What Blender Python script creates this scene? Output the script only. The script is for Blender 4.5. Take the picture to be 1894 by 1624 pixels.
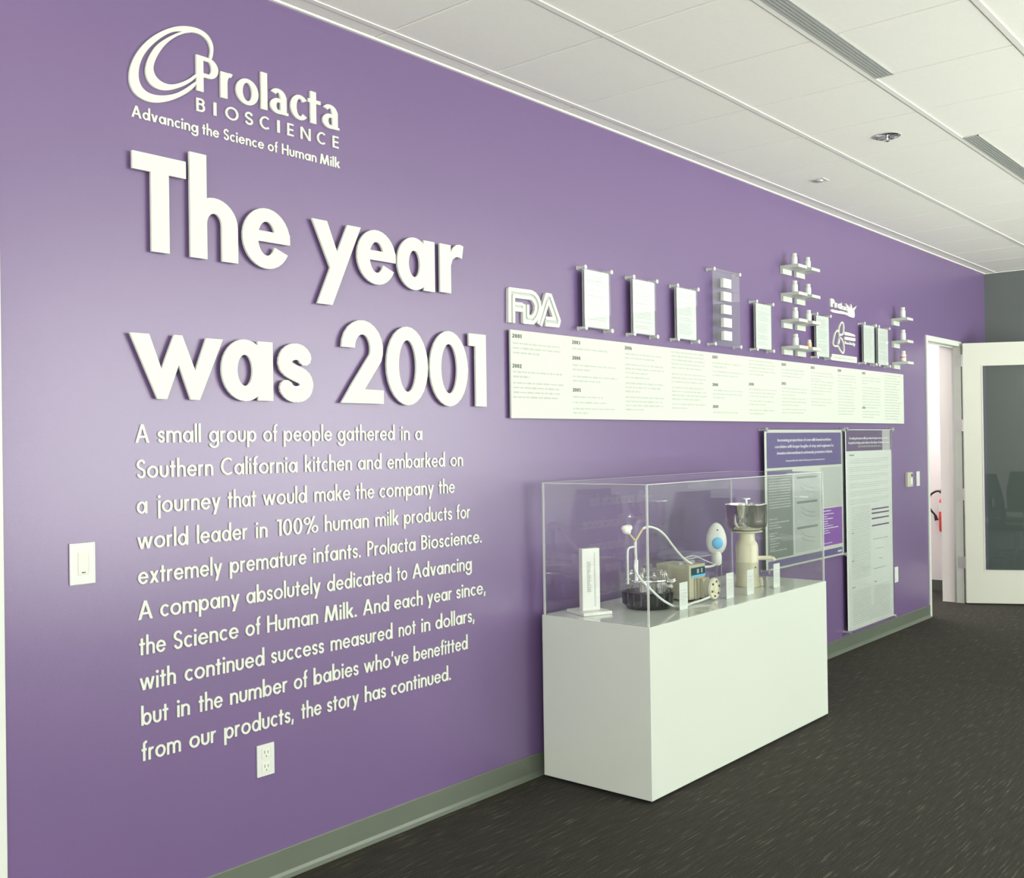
import bpy, bmesh, math, random
from mathutils import Vector, Matrix
from mathutils.geometry import delaunay_2d_cdt

for o in list(bpy.data.objects):
    bpy.data.objects.remove(o)
scene = bpy.context.scene
col = scene.collection
random.seed(7)

# ------------------------------------------------------------------ camera
cam_d = bpy.data.cameras.new('camera')
cam = bpy.data.objects.new('camera', cam_d)
col.objects.link(cam)
YAW, PITCH, ROLL, FPX = 0.70554, 0.00417, -0.0144, 1910.4
F = Vector((math.cos(YAW)*math.cos(PITCH), math.sin(YAW)*math.cos(PITCH), math.sin(PITCH)))
Rv = F.cross(Vector((0, 0, 1))).normalized()
Uv = Rv.cross(F)
R2 = math.cos(ROLL)*Rv + math.sin(ROLL)*Uv
U2 = -math.sin(ROLL)*Rv + math.cos(ROLL)*Uv
M = Matrix((R2, U2, -F)).transposed().to_4x4()
M.translation = Vector((0, -3.04495, 1.54341))
cam.matrix_world = M
cam_d.sensor_fit = 'HORIZONTAL'
cam_d.sensor_width = 36.0
cam_d.lens = 36.0*FPX/1894.0
cam_d.clip_start = 0.05
scene.camera = cam
scene.cycles.transparent_max_bounces = 32

# ------------------------------------------------------------------ world, light, exposure
w = bpy.data.worlds.new('world')
scene.world = w
w.use_nodes = True
w.node_tree.nodes['Background'].inputs[0].default_value = (0.95, 0.98, 1.0, 1)
w.node_tree.nodes['Background'].inputs[1].default_value = 1.0
scene.view_settings.view_transform = 'Standard'
scene.view_settings.look = 'None'
scene.view_settings.gamma = 1.0
scene.view_settings.use_curve_mapping = False
scene.view_settings.exposure = 0.83

def area(name, loc, rot, sx, sy, power, color=(1, 1, 1), spread=math.pi):
    l = bpy.data.lights.new(name, 'AREA')
    l.shape = 'RECTANGLE'; l.size = sx; l.size_y = sy; l.energy = power; l.color = color; l.spread = spread
    o = bpy.data.objects.new(name, l); col.objects.link(o)
    o.location = loc; o.rotation_euler = rot
    return o
HP = math.pi/2
ROOM_H, YB, XL, XR = 3.15, -6.5, -3.0, 10.8
# daylight entering through the windows of the wall opposite the lettering
WINS = [(-2.7, -0.6), (3.7, 5.9), (6.4, 8.4), (8.9, 10.6)]
WGAIN = [0.9, 1.05, 1.1, 1.1]
for (a, b), gw in zip(WINS, WGAIN):
    area('daylight', ((a+b)/2, YB-0.12, 1.63), (HP, 0, 0), b-a, 2.64, 72*gw, (0.95, 1.0, 0.93))
# added upward lamp outside, in place of sunlit ground, to brighten the ceiling
area('ceiling_fill', (4.5, -8.7, 0.0), (math.pi, 0, 0), 15.0, 3.8, 2650, (0.98, 1.0, 0.92))
area('near_fill', (XL-0.05, -3.2, 1.7), (HP, 0, -HP), 4.5, 1.8, 90, (1.0, 1.0, 0.95))  # added fill lamp behind the near wall, lifts the left end of the room
area('corridor_light', (10.0, 1.3, 2.85), (0, 0, 0), 1.2, 1.2, 42, (1.0, 0.95, 0.95))

# ------------------------------------------------------------------ materials
def mat(name, base, rough=0.5, metal=0.0, spec=0.5, noise=None, bump=None, trans=0.0, ior=1.45, coat=0.0):
    m = bpy.data.materials.new(name); m.use_nodes = True
    nt = m.node_tree; b = nt.nodes['Principled BSDF']
    b.inputs['Base Color'].default_value = (*base, 1)
    b.inputs['Roughness'].default_value = rough
    b.inputs['Metallic'].default_value = metal
    b.inputs['Specular IOR Level'].default_value = spec
    b.inputs['Transmission Weight'].default_value = trans
    b.inputs['IOR'].default_value = ior
    b.inputs['Coat Weight'].default_value = coat
    tc = nt.nodes.new('ShaderNodeTexCoord')
    if noise:
        sc, amt = noise
        n = nt.nodes.new('ShaderNodeTexNoise'); n.inputs['Scale'].default_value = sc
        n.inputs['Detail'].default_value = 4
        mx = nt.nodes.new('ShaderNodeMix'); mx.data_type = 'RGBA'
        mx.inputs['A'].default_value = (*[c*(1-amt) for c in base], 1)
        mx.inputs['B'].default_value = (*[min(1, c*(1+amt)) for c in base], 1)
        nt.links.new(tc.outputs['Object'], n.inputs['Vector'])
        nt.links.new(n.outputs['Fac'], mx.inputs['Factor'])
        nt.links.new(mx.outputs['Result'], b.inputs['Base Color'])
    if bump:
        sc, st = bump
        n = nt.nodes.new('ShaderNodeTexNoise'); n.inputs['Scale'].default_value = sc
        bp = nt.nodes.new('ShaderNodeBump'); bp.inputs['Strength'].default_value = st
        bp.inputs['Distance'].default_value = 0.002
        nt.links.new(tc.outputs['Object'], n.inputs['Vector'])
        nt.links.new(n.outputs['Fac'], bp.inputs['Height'])
        nt.links.new(bp.outputs['Normal'], b.inputs['Normal'])
    return m

def clear(name, tint=(0.96, 0.98, 0.97), haze=0.0, refl=1.0):
    m = bpy.data.materials.new(name); m.use_nodes = True
    nt = m.node_tree
    for n in list(nt.nodes):
        if n.type != 'OUTPUT_MATERIAL': nt.nodes.remove(n)
    out = nt.nodes['Material Output']
    tr = nt.nodes.new('ShaderNodeBsdfTransparent'); tr.inputs[0].default_value = (*tint, 1)
    gl = nt.nodes.new('ShaderNodeBsdfGlossy'); gl.inputs['Roughness'].default_value = 0.01
    gl.inputs[0].default_value = (refl, refl, refl, 1)
    fr = nt.nodes.new('ShaderNodeFresnel'); ge = nt.nodes.new('ShaderNodeNewGeometry')
    mr = nt.nodes.new('ShaderNodeMapRange'); mr.inputs['To Min'].default_value = 1.49; mr.inputs['To Max'].default_value = 1/1.49
    nt.links.new(ge.outputs['Backfacing'], mr.inputs['Value']); nt.links.new(mr.outputs[0], fr.inputs[0])
    mx = nt.nodes.new('ShaderNodeMixShader')
    nt.links.new(fr.outputs[0], mx.inputs[0]); nt.links.new(tr.outputs[0], mx.inputs[1]); nt.links.new(gl.outputs[0], mx.inputs[2])
    last = mx
    if haze:
        df = nt.nodes.new('ShaderNodeBsdfDiffuse'); df.inputs[0].default_value = (0.85, 0.88, 0.86, 1)
        m2 = nt.nodes.new('ShaderNodeMixShader'); m2.inputs[0].default_value = haze
        nt.links.new(mx.outputs[0], m2.inputs[1]); nt.links.new(df.outputs[0], m2.inputs[2]); last = m2
    nt.links.new(last.outputs[0], out.inputs['Surface'])
    return m

PURPLE = mat('purple_eggshell_paint', (0.148, 0.092, 0.215), 0.31, spec=1.0, noise=(2.2, 0.03), bump=(260, 0.10))
LETTER = mat('cream_white_letter', (0.64, 0.67, 0.585), 0.45)
WHITEP = mat('white_board', (0.56, 0.60, 0.53), 0.4)
PAPER = mat('white_paper', (0.62, 0.665, 0.625), 0.5)
GREYW = mat('grey_wall_paint', (0.135, 0.155, 0.145), 0.5, noise=(3, 0.04))
WHITEW = mat('white_wall_paint', (0.80, 0.76, 0.75), 0.6, noise=(3, 0.02))
TRIMW = mat('white_trim_paint', (0.62, 0.65, 0.60), 0.4)
DOORW = mat('white_door_paint', (0.54, 0.55, 0.48), 0.4, noise=(4, 0.02))
BASEG = mat('grey_green_vinyl', (0.115, 0.135, 0.105), 0.35, noise=(6, 0.06))
TILE = mat('acoustic_tile', (0.86, 0.86, 0.78), 0.85, noise=(70, 0.03), bump=(420, 0.25))
GRID = mat('grid_white_metal', (0.80, 0.80, 0.73), 0.4)
GRIDD = mat('plenum_dark', (0.25, 0.25, 0.22), 0.9)
SLOT = mat('diffuser_grey', (0.45, 0.47, 0.44), 0.35, metal=0.3)
CHROME = mat('chrome', (0.75, 0.76, 0.75), 0.12, metal=1.0)
STEEL = mat('polished_steel', (0.86, 0.84, 0.77), 0.07, metal=1.0)
SATIN = mat('satin_metal', (0.60, 0.62, 0.62), 0.3, metal=0.8)
PED = mat('white_gloss_laminate', (0.56, 0.60, 0.54), 0.12, spec=0.5, noise=(1.2, 0.01))
BLACK = mat('black_plastic', (0.012, 0.012, 0.014), 0.35)
DARK = mat('dark_grey_plastic', (0.05, 0.055, 0.06), 0.4)
BEIGE = mat('beige_enamel', (0.42, 0.41, 0.30), 0.4, noise=(8, 0.04))
CREAM = mat('cream_enamel', (0.62, 0.60, 0.44), 0.35, noise=(8, 0.02))
BLUE = mat('sky_blue_rubber', (0.16, 0.46, 0.72), 0.4)
BLUEL = mat('bright_blue_stripe', (0.10, 0.50, 0.80), 0.3)
TEALD = mat('dark_teal_display', (0.02, 0.07, 0.08), 0.15)
RED = mat('red_enamel', (0.70, 0.04, 0.03), 0.3)
TUBE = mat('milky_silicone_tube', (0.62, 0.66, 0.62), 0.3, coat=0.3)
AMBER = mat('amber_tube', (0.55, 0.45, 0.26), 0.3)
COTTON = mat('white_cotton', (0.75, 0.76, 0.70), 0.9, bump=(60, 0.5))
PLAST = mat('white_plastic', (0.62, 0.64, 0.60), 0.35)
IVORY = mat('ivory_plastic', (0.46, 0.45, 0.37), 0.4)
INKD = mat('ink_dark_grey', (0.13, 0.135, 0.12), 0.7)
INK = mat('ink_light_grey', (0.44, 0.48, 0.42), 0.7)
INKM = mat('ink_mid_grey', (0.26, 0.28, 0.26), 0.7)
INKW = mat('ink_white', (0.62, 0.62, 0.68), 0.7)
PURPH = mat('print_violet_header', (0.115, 0.085, 0.23), 0.35)
PURPM = mat('print_plum_header', (0.125, 0.080, 0.17), 0.35)
PURPB = mat('print_bright_purple', (0.22, 0.075, 0.36), 0.35)
GREYP = mat('print_grey_green', (0.16, 0.185, 0.16), 0.4)
GREYL = mat('print_and_shade_grey', (0.44, 0.475, 0.45), 0.4)
GREYS = mat('print_silver_grey', (0.42, 0.41, 0.41), 0.4)
ACR = clear('clear_acrylic', (0.995, 1.0, 0.997))
ACRE = clear('acrylic_edge', (0.80, 0.84, 0.80), 0.38)
ACRP = clear('acrylic_panel', (0.95, 0.96, 0.97), 0.035)
GLASS = clear('laboratory_glass', (0.90, 0.92, 0.90), 0.05)
DGLASS = clear('grey_tinted_glass', (0.80, 0.86, 0.84), 0.02)
CHAIRM = mat('dark_chair_fabric', (0.03, 0.033, 0.045), 0.8)
ORANGE = mat('pale_orange_label', (0.80, 0.45, 0.28), 0.5)

# carpet: dark loop pile with short pale flecks running along the corridor
CARPET = mat('charcoal_carpet', (0.04, 0.038, 0.03), 0.8, spec=0.2)
nt = CARPET.node_tree; b = nt.nodes['Principled BSDF']; tc = nt.nodes['Texture Coordinate']
mp = nt.nodes.new('ShaderNodeMapping'); mp.inputs['Scale'].default_value = (7, 110, 1)
n1 = nt.nodes.new('ShaderNodeTexNoise'); n1.inputs['Scale'].default_value = 1.0; n1.inputs['Detail'].default_value = 2
cr = nt.nodes.new('ShaderNodeValToRGB')
cr.color_ramp.elements[0].position = 0.30; cr.color_ramp.elements[0].color = (0.015, 0.014, 0.0105, 1)
cr.color_ramp.elements[1].position = 0.62; cr.color_ramp.elements[1].color = (0.033, 0.030, 0.022, 1)
e = cr.color_ramp.elements.new(0.72); e.color = (0.105, 0.095, 0.066, 1)
n2 = nt.nodes.new('ShaderNodeTexNoise'); n2.inputs['Scale'].default_value = 160
mx = nt.nodes.new('ShaderNodeMix'); mx.data_type = 'RGBA'; mx.blend_type = 'MULTIPLY'; mx.inputs['Factor'].default_value = 0.6
c2 = nt.nodes.new('ShaderNodeValToRGB'); c2.color_ramp.elements[0].position = 0.35; c2.color_ramp.elements[1].position = 0.65
c2.color_ramp.elements[0].color = (0.4, 0.4, 0.4, 1); c2.color_ramp.elements[1].color = (1.25, 1.25, 1.25, 1)
bp = nt.nodes.new('ShaderNodeBump'); bp.inputs['Strength'].default_value = 0.6; bp.inputs['Distance'].default_value = 0.004
L = nt.links.new
b.inputs['Sheen Weight'].default_value = 0.025; b.inputs['Sheen Roughness'].default_value = 0.5; b.inputs['Sheen Tint'].default_value = (0.9, 0.88, 0.8, 1)
L(tc.outputs['Object'], mp.inputs['Vector']); L(mp.outputs[0], n1.inputs['Vector']); L(n1.outputs['Fac'], cr.inputs[0])
L(tc.outputs['Object'], n2.inputs['Vector']); L(n2.outputs['Fac'], c2.inputs[0])
L(cr.outputs[0], mx.inputs['A']); L(c2.outputs[0], mx.inputs['B']); L(mx.outputs['Result'], b.inputs['Base Color'])
L(n2.outputs['Fac'], bp.inputs['Height']); L(bp.outputs['Normal'], b.inputs['Normal'])

# ------------------------------------------------------------------ mesh helpers
class MB:
    def __init__(s): s.v = []; s.f = []; s.smooth = []
    def add(s, vs, fs, smooth=False):
        k = len(s.v); s.v += [tuple(v) for v in vs]; s.f += [tuple(i+k for i in f) for f in fs]
        s.smooth += [smooth]*len(fs); return s
    def box(s, x0, y0, z0, x1, y1, z1):
        if x0 > x1: x0, x1 = x1, x0
        if y0 > y1: y0, y1 = y1, y0
        if z0 > z1: z0, z1 = z1, z0
        return s.add([(x0,y0,z0),(x1,y0,z0),(x1,y1,z0),(x0,y1,z0),(x0,y0,z1),(x1,y0,z1),(x1,y1,z1),(x0,y1,z1)],
              [(0,3,2,1),(4,5,6,7),(0,1,5,4),(1,2,6,5),(2,3,7,6),(3,0,4,7)])
    def lathe(s, cx, cy, prof, n=32, cap=True, a0=0.0):
        vs = []; fs = []
        for r, z in prof:
            for i in range(n):
                a = a0+2*math.pi*i/n; vs.append((cx+r*math.cos(a), cy+r*math.sin(a), z))
        for j in range(len(prof)-1):
            for i in range(n):
                k = (i+1) % n; fs.append((j*n+i, j*n+k, (j+1)*n+k, (j+1)*n+i))
        if cap:
            fs.append(tuple(range(n-1, -1, -1))); m = (len(prof)-1)*n; fs.append(tuple(range(m, m+n)))
        return s.add(vs, fs, True)
    def cyl(s, p, q, r, n=16, r2=None):
        p = Vector(p); q = Vector(q); d = (q-p).normalized()
        u = d.orthogonal().normalized(); v = d.cross(u); r2 = r if r2 is None else r2
        vs = []
        for c, rr in ((p, r), (q, r2)):
            for i in range(n):
                a = 2*math.pi*i/n; vs.append(c+rr*(math.cos(a)*u+math.sin(a)*v))
        fs = [(i, (i+1) % n, n+(i+1) % n, n+i) for i in range(n)]
        fs += [tuple(range(n-1, -1, -1)), tuple(range(n, 2*n))]
        return s.add(vs, fs, True)
    def tube(s, pts, r, n=10, sub=6):
        P = [Vector(p) for p in pts]; Q = []
        for i in range(len(P)-1):
            p0 = P[max(i-1, 0)]; p1 = P[i]; p2 = P[i+1]; p3 = P[min(i+2, len(P)-1)]
            for t in range(sub):
                t /= sub
                Q.append(0.5*((2*p1)+(p2-p0)*t+(2*p0-5*p1+4*p2-p3)*t*t+(3*p1-p0-3*p2+p3)*t**3))
        Q.append(P[-1]); vs = []; u = None
        for i, q in enumerate(Q):
            d = (Q[min(i+1, len(Q)-1)]-Q[max(i-1, 0)]).normalized()
            u = (d.orthogonal() if u is None else u-d*u.dot(d)).normalized(); v = d.cross(u)
            for k in range(n):
                a = 2*math.pi*k/n; vs.append(q+r*(math.cos(a)*u+math.sin(a)*v))
        fs = [(i*n+k, i*n+(k+1) % n, (i+1)*n+(k+1) % n, (i+1)*n+k) for i in range(len(Q)-1) for k in range(n)]
        fs += [tuple(range(n-1, -1, -1)), tuple(range(len(vs)-n, len(vs)))]
        return s.add(vs, fs, True)
    def xf(s, fn):
        s.v = [tuple(fn(Vector(v))) for v in s.v]; return s
    def build(s, name, m, parent=None, bevel=0.0, kind=None):
        me = bpy.data.meshes.new(name)
        off = Vector((0, 0, 0)); p = parent
        while p is not None: off += p.location; p = p.parent
        loc = Vector((0, 0, 0))
        me.from_pydata([tuple(Vector(v)-off) for v in s.v], [], s.f)
        me.materials.append(m)
        me.polygons.foreach_set('use_smooth', s.smooth)
        me.update()
        if bevel:
            bm = bmesh.new(); bm.from_mesh(me)
            es = [e for e in bm.edges if len(e.link_faces) == 2 and e.calc_face_angle(0) > 0.9]
            bmesh.ops.bevel(bm, geom=es, offset=bevel, segments=2, affect='EDGES', profile=0.7)
            bm.to_mesh(me); bm.free()
        if any(s.smooth):
            try: me.set_sharp_from_angle(angle=math.radians(40))
            except Exception: pass
        o = bpy.data.objects.new(name, me); col.objects.link(o)
        if parent is not None: o.parent = parent
        if kind: o['kind'] = kind
        return o

def tag(o, label, cat, group=None):
    o['label'] = label; o['category'] = cat
    if group: o['group'] = group
    return o
def thing(name, loc, label, cat, group=None):
    o = bpy.data.objects.new(name, None); col.objects.link(o); o.location = loc
    o.empty_display_size = 0.1
    return tag(o, label, cat, group)
def struct(name, mb, m, bevel=0.0):
    o = mb.build(name, m, None, bevel); o['kind'] = 'structure'; return o
def lab(o, label): o['label'] = label; return o

# ------------------------------------------------------------------ lettering: glyphs drawn as strokes, merged and extruded
def ring(cx, cy, rx, ry, wx, wy, a0=0, a1=360, n=None):
    n = n or max(4, int(abs(a1-a0)/(11 if wx > .19 else 15))); out = []
    P = lambda r1, r2, a: (cx+r1*math.cos(a), cy+r2*math.sin(a))
    for i in range(n):
        a = math.radians(a0+(a1-a0)*i/n); c = math.radians(a0+(a1-a0)*(i+1)/n)
        out.append([P(rx, ry, a), P(rx, ry, c), P(rx-wx, ry-wy, c), P(rx-wx, ry-wy, a)])
    return out
def rc(x0, y0, x1, y1): return [[(x0, y0), (x1, y0), (x1, y1), (x0, y1)]]
def dg(xa, ya, xb, yb, h):       # xa, xb = left edge at ya (low) and yb (high), h = horizontal width
    return [[(xa, ya), (xa+h, ya), (xb+h, yb), (xb, yb)]]
def disc(cx, cy, r, n=12): return [[(cx+r*math.cos(2*math.pi*i/n), cy+r*math.sin(2*math.pi*i/n)) for i in range(n)]]

DW = dict(a=.62, b=.62, c=.50, d=.62, e=.60, f=.32, g=.62, h=.52, i=.16, j=.22, k=.50, l=.14, m=.88, n=.52, o=.64, p=.62,
          q=.62, r=.34, s=.40, t=.34, u=.52, v=.54, w=.86, x=.54, y=.56, z=.46, A=.80, B=.54, C=.74, D=.70, E=.46, F=.44, H=.66,
          I=.14, M=.92, N=.74, O=.92, P=.52, S=.50, T=.56, U=.6, V=.76)
DW.update({'.': .15, ',': .17, "'": .16, '-': .28, '%': .92, '0': .54, '1': .28, '2': .52, '3': .5, '4': .54, '5': .5, '6': .52, '7': .5, '8': .5, '9': .52})
def glyph(c, W=None, X=.65, A=1.06, D=-.32, wx=.135, wy=.12, serif_a=False):
    W = W or DW.get(c, .5)
    r = W/2; o = .01
    if c == 'o': return ring(r, X/2, r, X/2+o, wx, wy)
    if c == 'O': return ring(r, .5, r, .5+o, wx, wy, n=32)
    if c == '0': return ring(r, .5, r, .5+o, wx, wy, n=28)
    if c == 'a' and serif_a:
        b = X*.60
        return (rc(W-wx-.04, 0, W-.04, X-.2) + rc(W-wx-.04, 0, W+.02, wy*.7) + ring(W*.45, X-.24, W*.45+wx*.05, .24, wx, wy, 0, 150)
                + ring(W*.47, b/2, W*.47, b/2+o, wx, wy, 60, 300) + rc(W*.45, b-wy*.85, W-wx, b) + rc(W*.5, 0, W-wx, wy*.6))
    if c in 'adqg':
        rr = (W-wx*.35)/2
        g = ring(rr, X/2, rr, X/2+o, wx, wy)
        if c == 'a': g += rc(W-wx, 0, W, X)
        if c == 'd': g += rc(W-wx, 0, W, A)
        if c == 'q': g += rc(W-wx, D, W, X)
        if c == 'g': g += rc(W-wx, -.08, W, X) + ring(W/2, -.08, W/2, abs(D)-.06, wx, wy, 180, 360)
        return g
    if c in 'bp':
        rr = (W-wx*.35)/2
        return ring(W-rr, X/2, rr, X/2+o, wx, wy) + (rc(0, 0, wx, A) if c == 'b' else rc(0, D, wx, X))
    if c == 'c': return ring(W*.56, X/2, W*.56, X/2+o, wx, wy, 42, 318)
    if c == 'e':
        a = math.degrees(math.asin(.25*wy/(X/2)))
        return ring(r, X/2, r, X/2+o, wx, wy, -a, 333) + rc(wx*.6, X/2-wy*.25, W*.996, X/2+wy*.55)
    if c == 'f': return rc(.08, 0, .08+wx, A-.2) + ring(.08+wx+.09, A-.2, wx+.09, .2, wx, wy, 90, 180) + rc(.08+wx+.08, A-wy, W, A) + rc(0, X-wy, W*.95, X)
    if c == 't': return rc(.09, 0, .09+wx, X+.24) + rc(0, X-wy, W, X)
    if c in 'hn':
        g = rc(0, 0, wx, A if c == 'h' else X)
        return g + ring(r, X-r*.95, r, r*.95+o, wx, wy, 0, 180) + rc(W-wx, 0, W, X-r*.95)
    if c == 'm':
        h = (W+wx)/4; g = rc(0, 0, wx, X)
        for k in (0, 1):
            x0 = k*(2*h-wx)
            g += ring(x0+h, X-h*1.0, h, h+o, wx, wy, 0, 180) + rc(x0+2*h-wx, 0, x0+2*h, X-h)
        return g
    if c == 'u': return rc(W-wx, r*.95, W, X) + rc(0, r*.95, wx, X) + ring(r, r*.95, r, r*.95+o, wx, wy, 180, 360)
    if c == 'r': return rc(0, 0, wx, X) + ring(W*.75, X-W*.78, W*.75, W*.78+o, wx, wy, 72, 180)
    if c == 'i': return rc((W-wx)/2, 0, (W+wx)/2, X) + disc(r, X+.21, wx*.62)
    if c == 'j': return rc(W-wx, D, W, X) + disc(W-wx/2, X+.21, wx*.62)
    if c == 'l': return rc((W-wx)/2, 0, (W+wx)/2, A)
    if c == 'I': return rc((W-wx)/2, 0, (W+wx)/2, 1)
    if c == 'k': return rc(0, 0, wx, A) + dg(wx*.5, X*.42, W-wx*1.35, X, wx*1.3) + [[(wx*.9, X*.62), (W-wx*1.25, 0), (W+.03, 0), (wx*1.8, X*.74)]]
    if c == 's' or c == 'S':
        H = X if c == 's' else 1.0; t = (wx+wy)/2
        C = [(.96, .83), (.80, .955), (.50, 1.0), (.16, .93), (0, .745), (.12, .60), (.46, .50), (.86, .40), (1, .235), (.86, .06), (.50, 0), (.20, .045), (.02, .18)]
        P = [(t/2+u*(W-t), t/2-o+v*(H-t+2*o)) for u, v in C]; Q = []
        for i in range(len(P)-1):
            p0, p1, p2, p3 = P[max(i-1, 0)], P[i], P[i+1], P[min(i+2, len(P)-1)]
            for k in (0, .34, .67):
                Q.append(tuple(.5*(2*p1[d]+(p2[d]-p0[d])*k+(2*p0[d]-5*p1[d]+4*p2[d]-p3[d])*k*k+(3*p1[d]-p0[d]-3*p2[d]+p3[d])*k**3) for d in (0, 1)))
        Q.append(P[-1])
        return thick(Q, t)
    h = wx*1.12
    if c in 'vV': t = X if c == 'v' else 1; return dg(r-h/2, 0, W-h, t, h) + dg(r-h/2, 0, 0, t, h)
    if c == 'w':
        h *= .88; q = (W-h)/4
        return dg(q, 0, 0, X, h) + dg(q, 0, 2*q, X, h) + dg(3*q, 0, 2*q, X, h) + dg(3*q, 0, 4*q, X, h)
    if c == 'x': return dg(0, 0, W-h*1.1, X, h*1.1) + dg(W-h*1.1, 0, 0, X, h*1.1)
    if c == 'y': return dg(r-h*.55, X*.03, 0, X, h) + dg(r-h*.55-(W-h-r+h*.55)*abs(D)/X, D, W-h, X, h)
    if c == 'z': return rc(0, 0, W, wy) + rc(0, X-wy, W, X) + dg(0, 0, W-h, X, h)
    if c == 'A': return dg(0, 0, r-h/2, 1, h) + dg(W-h, 0, r-h/2, 1, h) + rc(W*.22, .26, W*.78, .26+wy)
    if c == 'M':
        q = W*.12
        return dg(0, 0, q, 1, h) + dg(W-h, 0, W-q-h, 1, h) + dg(r-h/2, .02, q, 1, h) + dg(r-h/2, .02, W-q-h, 1, h)
    if c == 'N': return rc(0, 0, wx, 1) + rc(W-wx, 0, W, 1) + dg(W-h, 0, 0, 1, h)
    if c == 'H': return rc(0, 0, wx, 1) + rc(W-wx, 0, W, 1) + rc(0, .5-wy/2, W, .5+wy/2)
    if c == 'E': return rc(0, 0, wx, 1) + rc(0, 0, W, wy) + rc(0, 1-wy, W, 1) + rc(0, .5-wy/2, W*.94, .5+wy/2)
    if c == 'F': return rc(0, 0, wx, 1) + rc(0, 1-wy, W, 1) + rc(0, .5-wy/2, W*.94, .5+wy/2)
    if c == 'T': return rc(r-wx/2, 0, r+wx/2, 1) + rc(0, 1-wy, W, 1)
    if c == 'P':
        b = .42; q = (1-b)/2
        k = min(W-wx, q*1.1)
        return rc(0, 0, wx, 1) + rc(0, 1-wy, W-k, 1) + rc(0, b, W-k, b+wy) + ring(W-k, b+q, k, q, wx, wy, -90, 90)
    if c == 'B':
        b = .50; q = (1-b)/2; q2 = (b+wy)/2; k1 = min(W-wx-.04, q*1.25); k2 = min(W-wx, q2*1.15)
        return (rc(0, 0, wx, 1) + rc(0, 1-wy, W-.04-k1, 1) + rc(0, 0, W-k2, wy) + rc(0, b, W-.04-k1, b+wy) +
                ring(W-.04-k1, b+q, k1, q, min(wx, k1*.8), min(wy, q*.55), -90, 90) + ring(W-k2, q2, k2, q2, min(wx, k2*.8), wy, -90, 90))
    if c == 'D': return rc(0, 0, wx, 1) + rc(0, 1-wy, W*.4, 1) + rc(0, 0, W*.4, wy) + ring(W*.4, .5, W*.6, .5, wx, wy, -90, 90)
    if c == 'C': return ring(W*.56, .5, W*.56, .5+o, wx, wy, 48, 312, 24)
    if c == 'U': return rc(0, r, wx, 1) + rc(W-wx, r, W, 1) + ring(r, r, r, r, wx, wy, 180, 360)
    if c == '1': return rc(W-wx, 0, W, 1) + rc(0, 1-wy*1.0, W-wx/2, 1)
    if c == '2':
        cy = 1-r*.98
        return (ring(r, cy, r, r*.98+o, wx, wy, -28, 180) + rc(0, 0, W, wy)
                + [[(0, 0), (wx*1.28, 0), (W-wx*.0-r*.12, cy-r*.46), (W-wx-r*.12, cy-r*.20)]])
    if c == '3': return ring(W*.46, .73, W*.46, .27, wx, wy, -90, 150) + ring(W*.5, .29, W*.5, .29, wx, wy, -150, 90)
    if c == '4': return rc(W*.66-wx/2, 0, W*.66+wx/2, 1) + rc(0, .22, W, .22+wy) + dg(0, .22, W*.66-wx, 1, h)
    if c == '5': return ring(W*.48, .33, W*.5, .34, wx, wy, -140, 130) + rc(W*.1, .5, W*.1+wx*.8, 1) + rc(W*.1, 1-wy, W*.9, 1)
    if c == '6': return ring(r, .32, r, .33, wx, wy) + dg(.02, .40, W*.62-wx, 1, h)
    if c == '9': return ring(r, .68, r, .33, wx, wy) + dg(W*.38, 0, W-wx-.02, .6, h)
    if c == '7': return rc(0, 1-wy, W, 1) + dg(W*.2, 0, W-h, 1, h)
    if c == '8': return ring(r, .74, r*.88, .27, wx, wy) + ring(r, .28, r, .29, wx, wy)
    if c == '%': return ring(.22, .76, .22, .24, wx*.8, wy*.8) + ring(W-.22, .24, .22, .24, wx*.8, wy*.8) + dg(.18, -.04, W-.18-wx, 1.04, wx*.9)
    if c == '.': return disc(r, wx*.55, wx*.62)
    if c == ',': return dg(0, -.17, W-wx*.9, .15, wx*.8)
    if c == "'": return dg(.02, .68, W-wx*.8, 1.02, wx*.8)
    if c == '-': return rc(0, .3, W, .3+wy)
    return rc(0, 0, W, X)

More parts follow.
